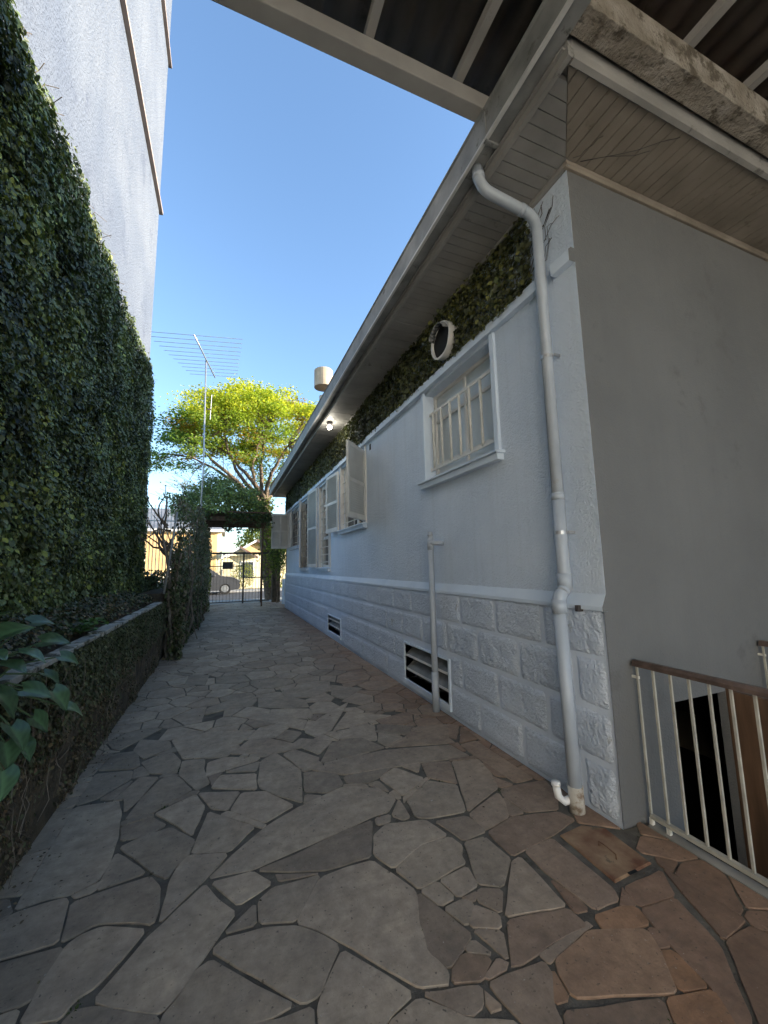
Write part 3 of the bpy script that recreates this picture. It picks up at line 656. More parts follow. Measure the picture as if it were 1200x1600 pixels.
# louvred windows with shutters
def hinge_matrix(p0, p1):
    d = (Vector(p1)-Vector(p0)); a = math.atan2(d.y, d.x); return Matrix.Translation((p0[0], p0[1], 0)) @ Matrix.Rotation(a, 4, 'Z'), d.length
SLAT = {}
def shutter(p0, p1, za, zb, cols=1, mid=True):
    Mx, L = hinge_matrix(p0, p1); t = .018; st = .05
    root = MB()
    root.obox(Mx, (0, -t, za), (st, t, zb)).obox(Mx, (L-st, -t, za), (L, t, zb))
    root.obox(Mx, (st, -t+.001, za), (L-st, t-.001, za+.09)).obox(Mx, (st, -t+.001, zb-.06), (L-st, t-.001, zb))
    if mid: root.obox(Mx, (st, -t+.001, (za+zb)/2-.03), (L-st, t-.001, (za+zb)/2+.03))
    if cols == 2: root.obox(Mx, (L/2-.03, -t+.0005, za+.09), (L/2+.03, t-.0005, zb-.06))
    o = root.build('shutter', M['shutter'], house)
    spans = [(st, L-st)] if cols == 1 else [(st, L/2-.03), (L/2+.03, L-st)]
    zr = [(za+.09, (za+zb)/2-.03), ((za+zb)/2+.03, zb-.06)] if mid else [(za+.09, zb-.06)]
    a = math.atan2(p1[1]-p0[1], p1[0]-p0[0])
    for (s0, s1) in spans:
        key = round(s1-s0, 3)
        if key not in SLAT:
            SLAT[key] = MB().prism([(-.017, -.014), (-.013, -.018), (.017, .014), (.013, .018)], 'x', 0, key).mesh('slat', M['shutter'])
        for (c_, d_) in zr:
            n = int((d_-c_)/.036)
            for k in range(n):
                link('slat', SLAT[key], o, Mx @ Vector((s0, 0, c_+(k+.5)*(d_-c_)/n)), (0, 0, a))
    for z in (za+.2, zb-.2):
        MB().obox(Mx, (-.03, -.006, z-.04), (.03, .024, z+.04)).build('hinge', M['bar'], o)
    return o
for k in ('pair', 'tall', 'tall2', 'far'):
    ya, yb, za, zb = WIN[k]; xg = XW+.13
    w = MB().box((xg-.06, ya, za+.012), (xg+.05, ya+.06, zb)).box((xg-.06, yb-.06, za+.012), (xg+.05, yb, zb)).box((xg-.059, ya+.06, zb-.06), (xg+.05, yb-.06, zb)).box((xg-.059, ya+.06, za+.012), (xg+.05, yb-.06, za+.06)).build('casement_window', M['white'], house, bevel=.003)
    sill(w, ya, yb, za)
    for (p, q) in ((ya-.05, ya+.004), (yb-.004, yb+.05)):
        MB().box((XW-.022, p, za+.002), (XW+.06, q, 3.654)).build('casing', M['white'], w, bevel=.003)
    ym = (ya+yb)/2; MB().box((xg-.03, ym-.035, za+.06), (xg+.02, ym+.035, zb-.06)).build('mullion', M['white'], w)
    rows = [zb-.45] if zb-za < 1.5 else [zb-.5, za+.75]
    for z in rows: MB().box((xg-.031, ya+.06, z-.025), (xg+.02, ym-.035, z+.025)).box((xg-.031, ym+.035, z-.025), (xg+.02, yb-.06, z+.025)).build('transom', M['white'], w)
    zz = [za+.06]+sorted(rows)+[zb-.06]
    for (p, q) in ((ya+.06, ym-.035), (ym+.035, yb-.06)):
        for c_, d_ in zip(zz[:-1], zz[1:]):
            MB().box((xg-.004, p, c_), (xg+.004, q, d_)).build('pane', M['glass'], w)
    n = int((zb-za-.2)/.17)
    for i in range(n):
        z = za+.14+i*(zb-za-.26)/(n-1)
        g = MB().tube([(XW+.03, ya, z), (XW+.005, ya+.12, z-.01), (XW+.03, ym, z), (XW+.005, yb-.12, z-.01), (XW+.03, yb, z)], .009, 6).build('grille_bar', M['bar'], w, True)
    for yv in (ya+.25, ym, yb-.25):
        MB().tube([(XW+.03, yv, za+.02), (XW+.03, yv, zb-.01)], .008, 6).build('grille_upright', M['bar'], w, True)
shutter((2.205, 6.42), (1.745, 5.90), 2.31, 3.55)
shutter((2.185, 8.08), (2.11, 8.80), 2.28, 3.56)
shutter((2.19, 10.22), (2.13, 11.15), 1.53, 3.62)
shutter((2.20, 12.82), (2.06, 12.05), 1.53, 3.58)
shutter((2.205, 15.34), (1.56, 15.28), 2.24, 3.55, cols=2)
shutter((2.20, 14.75), (2.09, 14.02), 2.27, 3.55)
# shutter stays
for (p, q) in (((2.24, 8.07, 2.45), (2.14, 8.3, 2.43)), ((2.24, 10.2, 2.6), (2.15, 10.42, 2.58)), ((2.24, 10.2, 1.75), (2.15, 10.42, 1.73)), ((2.24, 6.44, 2.40), (1.98, 6.15, 2.38))):
    MB().tube([p, q], .008, 6).build('shutter_stay', M['bar'], house)
# round flue opening in the ivy
c = (0, 3.56, 4.0)
fl = MB(); XF = XW-.115
P = lambda r, a, x: (x, c[1]+r*math.cos(a), c[2]+r*math.sin(a))
for i in range(28):
    a0, a1 = 2*math.pi*i/28, 2*math.pi*(i+1)/28
    w0, w1 = .185+.005*math.sin(5*a0), .185+.005*math.sin(5*a1)
    fl.add([P(.205,a0,XF),P(.205,a1,XF),P(w1,a1,XF),P(w0,a0,XF)], [(0,1,2,3)])
    fl.add([P(.205,a0,XF),P(.205,a1,XF),P(.205,a1,XW),P(.205,a0,XW)], [(0,1,2,3)])
    fl.add([P(w0,a0,XF),P(w1,a1,XF),P(w1,a1,XW),P(w0,a0,XW)], [(0,1,2,3)])
fl = fl.build('flue_opening', M['white'], house)
MB().prism([(c[1]+.192*math.cos(a), c[2]+.192*math.sin(a)) for a in np.linspace(0, 2*math.pi, 24, endpoint=False)], 'x', XF+.03, XF+.04).build('flue_hole', M['dark'], fl)  # black disc painted for the shade in the flue
hd = MB()
for i in range(10):
    a0, a1 = R_(20+i*14), R_(20+(i+1)*14)
    hd.add([P(.182,a0,XF+.025),P(.182,a1,XF+.025),P(.165,a1,XF-.05),P(.165,a0,XF-.05)], [(0,1,2,3)])
o = hd.build('flue_hood', M['gutter'], fl, True); md = o.modifiers.new('s', 'SOLIDIFY'); md.thickness = .008
# little wall hole near the shuttered window, a dark patch for its shade
c = onx(578.5, 698.5, XW); MB().box((XW-.004, c[1]-.035, c[2]-.05), (XW+.02, c[1]+.035, c[2]+.05)).build('wall_hole', M['dark'], house)

# --- eaves
XG, XS, YG = 1.615, 1.735, 1.36
sof = MB().box((XS-.02, YG+.02, ZS+.045), (XE+.3, YF+.5, ZS+.06)).build('soffit', M['soffit'], house)
bd = {}
y = YN-.48; i = 0
bw = .088
while y < YF+.45:
    x1 = XW+.02
    # mitre at the near corner
    ya, yb = y+.0025, y+bw-.0025
    xa = XS+.012
    if yb < YN:      # beyond the wall corner: stops at the mitre line x - XS = y - YG
        x1a, x1b = XS+(ya-YG)*1.0, XS+(yb-YG)*1.0
    else: x1a = x1b = XW+.02
    if min(x1a, x1b)-xa > .02:
        m_ = MB().prism([(xa, ya), (x1a-.003, ya), (x1b-.003, yb), (xa, yb)], 'z', ZS+rb.uniform(-.002, .002), ZS+.04)
        m_.build('soffit_board', M['soffit'], sof)
    y += bw
x = XS+.03
while x < 6.2:
    xa, xb2 = x+.0025, x+bw-.0025
    y1a = min(YG+(xa-XS), YN+.01); y1b = min(YG+(xb2-XS), YN+.01)
    if min(y1a, y1b)-(YG+.012) > .02:
        MB().prism([(xa, YG+.012), (xb2, YG+.012), (xb2, y1b-.003), (xa, y1a-.003)], 'z', ZS+rb.uniform(-.002, .002), ZS+.04).build('soffit_board', M['soffit_w'], sof)
    x += bw
MB().prism([(XS, ZS-.012), (XS+.03, ZS-.018), (XS+.045, ZS+.004), (XS+.045, ZS+.05), (XS, ZS+.05)], 'y', YG, YF+.5).build('soffit_moulding', M['soffit'], sof)
MB().prism([(YG, ZS-.012), (YG+.03, ZS-.018), (YG+.045, ZS+.004), (YG+.045, ZS+.05), (YG, ZS+.05)], 'x', XS+.046, 8).build('soffit_moulding', M['soffit'], sof)
MB().prism([(XW-.035, ZS-.03), (XW-.02, ZS-.04), (XW-.001, ZS-.04), (XW-.001, ZS-.003), (XW-.035, ZS-.003)], 'y', YN-.03, YF).build('wall_moulding', M['soffit'], sof)
MB().prism([(YN-.035, ZS-.03), (YN-.02, ZS-.045), (YN-.001, ZS-.045), (YN-.001, ZS-.003), (YN-.035, ZS-.003)], 'x', XW-.036, 8).build('wall_moulding', M['soffit_w'], sof)
# gutters
gm = lambda a, b: MB().prism([(XG, 4.515), (XG-.004, 4.73), (XG-.016, 4.742), (XG-.016, 4.752), (XG+.006, 4.752), (XG+.008, 4.53), (XS-.012, 4.53), (XS-.012, 4.515)], 'y', a, b)
for (a, b) in ((1.17, 1.965), (1.972, 6.4), (6.405, 11.2), (11.205, YF+.52)):
    g = gm(a, b).build('gutter', M['gutter'], house)
    MB().prism([(XG-.012, 4.500), (XG-.012, 4.518), (XG+.004, 4.524), (XG+.016, 4.512), (XG+.012, 4.498)], 'y', a, b).build('gutter_lip', M['lip'], g)
MB().prism([(XG-.007, 4.49), (XG-.01, 4.735), (XG-.006, 4.74), (XG+.01, 4.505), (XS-.01, 4.505), (XS-.01, 4.49)], 'y', 1.955, 1.985).build('gutter_joint', M['gutter'], house)
MB().prism([(1.20, 4.52), (1.20, 4.74), (1.215, 4.76), (1.235, 4.76), (1.235, 4.54), (1.335, 4.54), (1.335, 4.52)], 'x', XG+.02, 8).build('end_gutter', M['rough_gutter'], house, bevel=.006)
MB().prism([(XS-.006, 4.535), (XS-.006, 4.75), (XS+.03, 4.75), (XS+.03, 4.47)], 'y', YG, YF+.5).build('fascia', M['soffit'], house)
MB().prism([(YG-.006, 4.545), (YG-.006, 4.75), (YG+.03, 4.75), (YG+.03, 4.47)], 'x', XS+.031, 8).build('fascia', M['soffit'], house)
# roof: hipped at the near end is hidden by the carport; gable ridge along Y
ex, xr = 1.70, 6.72; zr_ = 7.62; ze = 4.765; y0, y1 = 1.34, YF+.55
rf = MB().add([(ex,y0,ze),(xr,y0,zr_),(2*xr-ex,y0,ze),(ex,y1,ze),(xr,y1,zr_),(2*xr-ex,y1,ze)], [(0,1,4,3),(1,2,5,4),(0,3,5,2),(0,2,1),(3,4,5)]).build('roof', M['roof'], house)
# round flue on the roof
pc = ony(505.5, 590, 11.5)
ch = MB().tube([(pc[0], 11.5, 4.9), (pc[0], 11.5, 6.75)], .13, 14).build('flue', M['chimney'], house, True)
cz0, cz1 = ony(505, 606, 11.5)[2], ony(505, 579, 11.5)[2]
MB().tube([(pc[0], 11.5, cz0), (pc[0], 11.5, cz1-.02), (pc[0], 11.5, cz1)], [.285, .285, .265], 24).build('flue_cap', M['chimney'], ch)
x0, x1, y0, y1, z0, z1 = 2.6, 4.6, YN+.055, 5.1, -1.4, 1.1
MB().add([(x0,y0,z0),(x1,y0,z0),(x1,y1,z0),(x0,y1,z0),(x0,y0,z1),(x1,y0,z1),(x1,y1,z1),(x0,y1,z1)], [(0,1,2,3),(4,7,6,5),(1,5,6,2),(2,6,7,3),(3,7,4,0)]).build('basement_room', M['dark'], house)  # lining coloured near black to keep the opening dark
# basement door leaf standing open in the stairwell
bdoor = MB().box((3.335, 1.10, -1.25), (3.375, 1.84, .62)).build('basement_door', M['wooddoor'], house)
MB().box((3.312, 1.835, -1.3), (3.40, YN-.003, .66)).build('door_jamb', M['wooddoor'], house)

# ------------------------------------------------------------------ downpipe and small pipes
def bend(p, q, r, w, n=6):
    """rounded corner at q between p->q->r, radius-ish w"""
    p, q, r = Vector(p), Vector(q), Vector(r); a = q+(p-q).normalized()*w; b = q+(r-q).normalized()*w
    return [tuple((1-t)**2*a+2*t*(1-t)*q+t*t*b) for t in np.linspace(0, 1, n)]
XD, YD, RD = 2.165, 2.11, .040
dp = thing('downpipe', (2.05, YD, 0), 'thick grey plastic rainwater downpipe with bends at the near house corner', 'downpipe')
top = (1.68, 2.17, 4.53); b1_ = (1.68, 2.135, 4.31); b2_ = (XD, YD, 4.21)
MB().tube([top]+bend(top, b1_, b2_, .10)+bend(b1_, b2_, (XD, YD, 3), .10)+[(XD, YD, 2.0)], RD, 16).build('upper_pipe', M['pipe'], dp, True)
for (p, q) in (((1.68, 2.151, 4.41), (1.68, 2.158, 4.45)), ((2.055, 2.115, 4.232), (2.02, 2.117, 4.24)), ((XD, YD, 1.98), (XD, YD, 2.03))):
    MB().tube([p, q], RD+.005, 16).build('collar', M['pipe'], dp, True)
XD2 = 2.11
lo = [(XD, YD, 1.995), (XD, YD, 1.5)]+bend((XD, YD, 1.5), (XD, YD, 1.36), (XD2-.03, YD-.02, 1.32), .05)+bend((XD, YD, 1.36), (XD2-.03, YD-.02, 1.32), (XD2-.03, YD-.02, 1), .05)
MB().tube(lo, RD+.003, 16).build('middle_pipe', M['pipe'], dp, True)
MB().tube([(XD2-.03, YD-.02, 1.30), (XD2-.03, YD-.02, 1.21)], RD+.008, 16).build('collar', M['pipe'], dp, True)
MB().tube([(XD, YD, 1.47), (XD, YD, 1.36)], RD+.008, 16).build('collar', M['pipe'], dp, True)
lp = MB().tube([(XD2-.03, YD-.02, 1.26), (2.095, 2.085, .0)], RD+.002, 16).build('lower_pipe', M['pipe'], dp, True)
MB().tube([(2.094, 2.086, .15), (2.095, 2.085, -.02)], RD+.007, 16).build('pipe_shoe', M['oldpvc'], dp, True)
c0 = Vector((2.095, 2.085, 0))
MB().tube([c0+Vector((-.0, .01, .075)), c0+Vector((-.06, .04, .05)), c0+Vector((-.092, .055, .08)), c0+Vector((-.10, .06, .15))], .024, 12).build('branch_elbow', M['pvc'], dp, True)
MB().tube([c0+Vector((-.10, .06, .145)), c0+Vector((-.101, .06, .165))], .028, 12).build('elbow_cap', M['pvc'], dp, True)
for z in (3.05, 1.75):
    MB().tube([(XD, YD, z-.012), (XD, YD, z+.012)], RD+.004, 16).build('strap', M['alu'], dp)
    MB().box((XD+.02, YD-.055, z-.01), (XW-.001, YD-.045, z+.01)).build('strap_lug', M['alu'], dp)
MB().box((XD+.01, YD-.085, 1.22), (XD+.06, YD-.06, 1.26)).build('bracket', M['iron'], dp)
YS = 3.96
sp = thing('standpipe', (2.14, YS, 0), 'thin grey standpipe with side tee in front of the basement vent', 'pipe')
MB().tube([(2.135, YS, -.01), (2.135, YS, 1.74)], .033, 10).build('pipe', M['pipe'], sp, True)
MB().tube([(2.135, YS, .40), (2.135, YS, -.01)], .038, 10).build('lower_sleeve', M['pipe'], sp, True)
MB().tube([(2.135, YS, 1.71), (2.135, YS, 1.84)], .036, 10).build('tee', M['pipe'], sp, True)
MB().tube([(2.135, YS, 1.79), (2.14, YS-.06, 1.785), (2.20, YS-.09, 1.78), (2.243, YS-.095, 1.78)], .027, 10).build('side_branch', M['pipe'], sp, True)
MB().tube([(2.135, YS, 1.83), (2.135, YS, 1.91)], .027, 10).build('cap', M['pipe'], sp, True)
for z in (1.845, 1.875): MB().tube([(2.135, YS, z-.008), (2.135, YS, z+.008)], .033, 10).build('thread_ring', M['pipe'], sp, True)

# ------------------------------------------------------------------ eave lamp
bp = onz(515, 669, 4.31)
lamp = thing('eave_lamp', (bp[0], bp[1], 4.31), 'lit round bulb in a dark fitting under the eaves above the shutters', 'lamp')
MB().tube([(bp[0], bp[1], 4.445), (bp[0], bp[1], 4.42), (bp[0], bp[1], 4.375)], [.06, .06, .04], 14).build('fitting', M['iron'], lamp, True)
rings = [(.045*math.sin(math.pi*i/8), 4.33-.045*math.cos(math.pi*i/8)) for i in range(1, 8)]
MB().tube([(bp[0], bp[1], z) for _, z in rings], [r for r, _ in rings], 14).build('bulb', M['bulb'], lamp, True)
pl_ = bpy.data.lights.new('bulb_light', 'POINT'); pl_.energy = 1.3; pl_.color = (1, .93, .78); pl_.shadow_soft_size = .05
po = bpy.data.objects.new('bulb_light', pl_); COL.objects.link(po); po.location = (bp[0], bp[1], 4.25); po.parent = lamp; po.matrix_parent_inverse = world_inv(lamp)

# ------------------------------------------------------------------ stairwell, railings, hatch
mb = MB(); x0, x1, y0, y1 = SW; zf = -1.35
mb.add([(x0,y0,zf),(x1,y0,zf),(x1,y1,zf),(x0,y1,zf)], [(0,1,2,3)])
st = mb.build('stairwell_floor', M['conc']); tag(st, None, kind='structure')
MB().box((x0-.05, y0, zf), (x0, y1, -.03)).build('well_side', M['conc'], st); MB().box((x1, y0, zf), (x1+.05, y1, -.03)).build('well_side', M['conc'], st); MB().box((x0, y0-.05, zf), (x1, y0, -.03)).build('well_side', M['conc'], st)
for i in range(7):
    MB().box((x0, y0+i*.17, zf), (x1, y0+(i+1)*.17, -.17-i*.17)).build('step', M['conc'], st)
def railing(X, ya, yb, label):
    r = thing('railing', (X, ya, 0), label, 'railing', 'iron railings round the basement stair')
    MB().prism([(X-.022, .895), (X-.022, .915), (X-.012, .932), (X+.012, .932), (X+.022, .915), (X+.022, .895)], 'y', yb, ya-.005).build('handrail', M['handrail'], r)
    MB().box((X-.014, yb, .03), (X+.014, ya-.02, .05)).build('bottom_rail', M['railpaint'], r)
    bm = MB().box((-.006, -.006, .051), (.006, .006, .894)).mesh('baluster', M['railpaint'])
    n = int((ya-yb)/.1)
    for i in range(n): link('baluster', bm, r, (X, ya-.02-i*.1, 0))
    for i in (0, 1, 8, 14):
        if i < n: MB().box((X-.01, ya-.03-i*.1, -.01), (X+.01, ya-.01-i*.1, .03)).build('foot', M['bar'], r)
    MB().box((X-.006, ya-.03, .82), (X+.006, YN+.01, .835)).build('wall_tie', M['bar'], r)
railing(2.405, 1.845, -.1, 'chalky white iron railing with brown handrail nearest the house corner')
railing(3.765, 1.845, -.1, 'iron railing on the far side of the stairwell at the right edge')
hatch = thing('hatch_cover', (*centroid(HATCH), 0), 'rusty brown concrete inspection cover with wire handle at the foot of the downpipe', 'hatch cover')
o_ = inset(HATCH, .018); i_ = inset(o_, .006); n = len(o_)
MB().add([(p[0], p[1], .003) for p in i_]+[(p[0], p[1], -.002) for p in o_]+[(p[0], p[1], -.03) for p in o_],
   [tuple(range(n))]+[(r*n+k, (r+1)*n+k, (r+1)*n+(k+1) % n, r*n+(k+1) % n) for r in (0, 1) for k in range(n)]).build('lid', M['hatch'], hatch)
h0, h1 = onz(935, 1313, .02), onz(962, 1334, .02)
MB().tube([(h0[0]-.012, h0[1]-.012, .001), (h0[0], h0[1], .017), ((h0[0]+h1[0])/2, (h0[1]+h1[1])/2, .020), (h1[0], h1[1], .017), (h1[0]-.012, h1[1]-.012, .001)], .0035, 6).build('wire_handle', M['rust'], hatch, True)
k0 = onz(988, 1358, .017); MB().box((k0[0]-.028, k0[1]-.008, .0025), (k0[0]+.028, k0[1]+.008, .0045)).build('finger_slot', M['dark'], hatch)

# ------------------------------------------------------------------ carport
cp = thing('carport', (0, 1.96, 0), 'dark carport roof of corrugated sheet on pale beams above the yard', 'carport')
MB().box((-1.62, 1.962, 4.757), (6.0, 2.065, 4.885)).build('edge_beam', M['conc'], cp, bevel=.006)
MB().box((-1.62, -3.05, 4.757), (6.0, -2.95, 4.885)).build('back_beam', M['conc'], cp)
pm = MB().box((-.028, -3.1, 0), (.028, 2.05, .07)).mesh('purlin', M['conc'])
for i in range(12): link('purlin', pm, cp, (-1.23+i*.662-.005, 0, 4.887))
cs = MB(); xs = np.arange(-1.62, 6.05, .03)
vs = []; 
for yy in (-3.2, 2.06):
    for x in xs: vs.append((x, yy, 4.99+.022*math.cos(x*2*math.pi/.177)))
n = len(xs); cs.add(vs, [(i, i+1, n+i+1, n+i) for i in range(n-1)])
o = cs.build('roof_sheet', M['sheet'], cp, True); md = o.modifiers.new('s', 'SOLIDIFY'); md.thickness = .006
for (x, y) in ((-1.35, -3.0), (5.9, -3.0), (5.9, 1.2)):
    MB().box((x-.07, y-.07, -.05), (x+.07, y+.07, 4.756 if y < 0 else 4.88)).build('post', M['conc'], cp)
# added unseen block right of the yard, placed to keep the low sun off
an = thing('sun_blocker', (7.5, -4, 0), 'unseen block added to keep the low sun off the yard', 'building')
MB().box((6.3, -5.4, -.1), (11.5, 1.2, 7.35)).build('wall', M['endwall'], an)
MB().box((6.2, -5.5, 7.352), (11.6, 1.25, 7.5)).build('roof', M['roof'], an)

# ------------------------------------------------------------------ neighbour on the left
XL, XI, YL = -1.66, -1.50, 9.35       # building face, ivy face, building end
lb = thing('tall_building', (-6, 0, 0), 'tall pale stucco building with thin horizontal trims rising above the ivy on the left', 'building')
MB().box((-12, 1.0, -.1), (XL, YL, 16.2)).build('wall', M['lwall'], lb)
rn = thing('bounce_building', (-6, -7, 0), 'unseen white building added to bounce sunlight into the alley', 'building')  # added out of view; its white wall throws sun back into the alley
MB().box((-12, -16, -.1), (XL-.02, .99, 11)).build('wall', M['bounce_white'], rn)
MB().box((-12.1, -16.1, 11.002), (XL+.1, .985, 11.2)).build('parapet', M['ltrim'], rn)
for z, e in ((9.72, .05), (13.75, .05)):
    MB().prism([(XL-.01, z-.05), (XL+.07, z-.04), (XL+.07, z+.03), (XL-.01, z+.06)], 'y', 1.0, YL+.10).build('trim_band', M['ltrim'], lb)
# ivy on it
def wall_leaves(n, yr, zr, zlim, xface, nx, depth, size, base, alt, altf, bulge=.06, droop=.7, spread=.8, name='ivy', yv=None):
    y = RNG.uniform(*yr, n); z = RNG.uniform(*zr, n)
    keep = np.array([zlim(a, b) for a, b in zip(y, z)]); y, z = y[keep], z[keep]; n = len(y)
    bl = np.array([nz(a, b, 1.3, 3.1)+.6*nz(a, b, 4.1, 8.2) for a, b in zip(y, z)])
    x = xface + nx*(bulge*bl + depth*(RNG.random(n)**.6-1))
    P = np.stack([x, y, z], 1)
    Nn = np.stack([np.full(n, nx*1.0), RNG.normal(0, spread*.75, n), RNG.normal(.35, spread*.6, n)], 1)
    A = np.stack([RNG.normal(nx*.25, .3, n), RNG.normal(0, .6, n), -droop+RNG.normal(0, .45, n)], 1)
    key = np.array([max(0, .5+1.6*nz(a, b, .9, 5.5)) for a, b in zip(y, z)])
    c = tint(n, base, .5, alt, altf, key)
    c *= np.clip(.95+np.array([.8*nz(a, b, 2.1, 6.3)+.5*nz(a, b, 6.5, 1.9) for a, b in zip(y, z)]), .35, 1.7)[:, None]
    return leaves_mesh(name, P, Nn, A, size*np.clip(RNG.lognormal(-.05, .33, n), .4, 2.0), c, M['leaf'])
ivtop = lambda y: 5.50+.16*noise.noise((y*.9, 2.2, 0))+.09*noise.noise((y*3.7, 1.2, 4))
ivend = lambda z: YL-.02+.10*noise.noise((z*1.3, 7, 0))+.07*noise.noise((z*5, 3, 0)) + (0 if z < 4.6 else -(z-4.6)*.35)
me = wall_leaves(205000, (1.2, 9.5), (.95, 5.75), lambda y, z: z < ivtop(y)+.05 and y < ivend(z), XI, 1, .17, .037, (.10,.128,.054), (.22,.25,.060), .20, bulge=.10)
iv = link('ivy', me); tag(iv, 'dense dark green ivy sheet covering the tall wall on the left', 'ivy')
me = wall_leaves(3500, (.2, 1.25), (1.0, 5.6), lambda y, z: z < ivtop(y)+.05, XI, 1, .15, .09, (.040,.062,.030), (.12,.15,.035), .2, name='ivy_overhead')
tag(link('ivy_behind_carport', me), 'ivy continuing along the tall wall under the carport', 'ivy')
# twigs escaping at the ivy's top edge belong to the ivy
tw = MB()
for k in range(26):
    y = random.uniform(2, 9.2); z = ivtop(y)
    tw.tube([(XI-.1, y, z-.1), (XI-.02, y+random.uniform(-.05, .05), z+.04), (XI+random.uniform(0, .08), y+random.uniform(-.1, .1), z+random.uniform(.03, .09))], .003, 4)
o = tw.build('stray_twigs', M['twig'], iv); o['kind'] = 'stuff'
# retaining wall, coping, soil
rw = thing('retaining_wall', (-1.05, 3, 0), 'low retaining wall with pale worn coping along the left side of the path', 'wall')
MB().box((-1.12, -1.2, -.1), (-.985, 7.7, .985)).build('wall', M['bankwall'], rw)
y = -1.2; rk = random.Random(9)
while y < 7.6:
    L = rk.uniform(.5, .95); dz = rk.uniform(-.008, .008)
    MB().box((-1.075+rk.uniform(-.01, .01), y, .986), (-.972+rk.uniform(-.012, .012), min(y+L-.006, 7.7), 1.022+dz)).build('coping', M['coping'], rw, bevel=.006); y += L
soil = MB()
n = 60
vs = []
for i in range(n+1):
    y = -1.2+i*(8.9)/n
    for j, x in enumerate((-1.72, -1.5, -1.3, -1.125)):
        vs.append((x, y, [1.16, 1.12, 1.06, .99][j]+.04*noise.noise((x*4, y*3, 0))))
soil.add(vs, [(i*4+j, i*4+j+1, (i+1)*4+j+1, (i+1)*4+j) for i in range(n) for j in range(3)])
soil.add([(-1.72, -1.2, -.1), (-1.125, -1.2, -.1), (-1.125, 7.7, -.1), (-1.72, 7.7, -.1)], [(0, 1, 2, 3)])
tag(soil.build('planting_bed', M['soil']), None, kind='structure')
# dry creeper on the wall face: leaves + hanging stems
n = 60000
y = RNG.uniform(-.5, 8.0, n); z = RNG.uniform(.0, 1.0, n)
keep = RNG.random(n) < np.clip(1.25-.9*np.clip((3.4-y)/2.2, 0, 1)*np.clip((.75-z)/.4, 0, 1), .6, 1); y, z = y[keep], z[keep]; n = len(y)
th = np.array([.045*nz(a, b, 2.3, 1.1) for a, b in zip(y, z)])
under = np.clip((.52-z)/.12, 0, 1)*.05                                            # the growth hangs over, thinner below
x = -.93+th-under-.05*RNG.random(n)
P = np.stack([x, y, z], 1); Nn = np.stack([np.ones(n), RNG.normal(0, .7, n), RNG.normal(.3, .6, n)], 1)
A = np.stack([RNG.normal(.1, .3, n), RNG.normal(0, .6, n), RNG.normal(-.8, .4, n)], 1)
dry = np.clip((.75-z)/.5+np.clip((4.2-y)/4, 0, .6), 0, 1)
c = tint(n, (.075,.085,.042), .5); cdry = tint(n, (.105,.080,.050), .5); w_ = (RNG.random(n) < dry*.8)[:, None]
cr = link('creeper', leaves_mesh('creeper', P, Nn, A, RNG.uniform(.014, .034, n), np.where(w_, cdry, c), M['leaf']))
tag(cr, 'browning creeper matting the face of the low retaining wall', 'creeper')
tw = MB()
for k in range(120):
    y = random.uniform(.5, 7.8); z = random.uniform(.35, 1.0); x = -.925+random.uniform(-.03, .015)
    pts = [(x, y, z)]; L = random.uniform(.12, .5)
    for q in range(1, 5): pts.append((x+.02*random.uniform(-1, 1), y+random.uniform(-.03, .03)*q, max(.01, z-L*q/4)))
    tw.tube(pts, random.uniform(.001, .0022), 4, cap=False)
o = tw.build('dry_stems', M['twig'], cr); o['kind'] = 'stuff'
# ground cover on the bed
n = 5200; y = RNG.uniform(1.2, 7.6, n); x = RNG.uniform(-1.5, -1.10, n)
P = np.stack([x, y, 1.03+(-1.1-x)*.3+RNG.uniform(0, .10, n)], 1); Nn = np.stack([RNG.normal(.4, .5, n), RNG.normal(0, .6, n), np.ones(n)*.8], 1)
gc = link('ground_cover', leaves_mesh('ground_cover', P, Nn, RNG.normal(0, 1, (n, 3)), RNG.uniform(.02, .05, n), tint(n, (.055,.065,.03), .5, (.12,.09,.05), .3), M['leaf']))
tag(gc, 'scrappy low ground cover on the bed above the coping', 'ground cover', kind='stuff')
# fern tuft
gt = thing('fern_tuft', (-1.16, 4.2, 1.03), 'small bright green fern tuft on the bed by the coping', 'plant')
for k in range(14):
    a = random.uniform(0, 6.28); L = random.uniform(.14, .26); pts = [Vector((-1.16+math.cos(a)*L*s, 4.2+math.sin(a)*L*s*1.4, 1.04+L*(1.2*s-1.1*s*s))) for s in np.linspace(0, 1, 6)]
    n = 24; s = RNG.random(n); P = np.array([pts[0].lerp(pts[5], q)*0+Vector((-1.16+math.cos(a)*L*q, 4.2+math.sin(a)*L*q*1.4, 1.04+L*(1.2*q-1.1*q*q))) for q in s])
    link('frond', leaves_mesh('frond', P, np.tile((0, 0, 1.), (n, 1))+RNG.normal(0, .3, (n, 3)), np.tile((-math.sin(a), math.cos(a), .1), (n, 1))*np.where(RNG.random((n, 1)) < .5, 1, -1), np.full(n, .05), tint(n, (.07,.14,.04), .3), M['leaf']), gt)

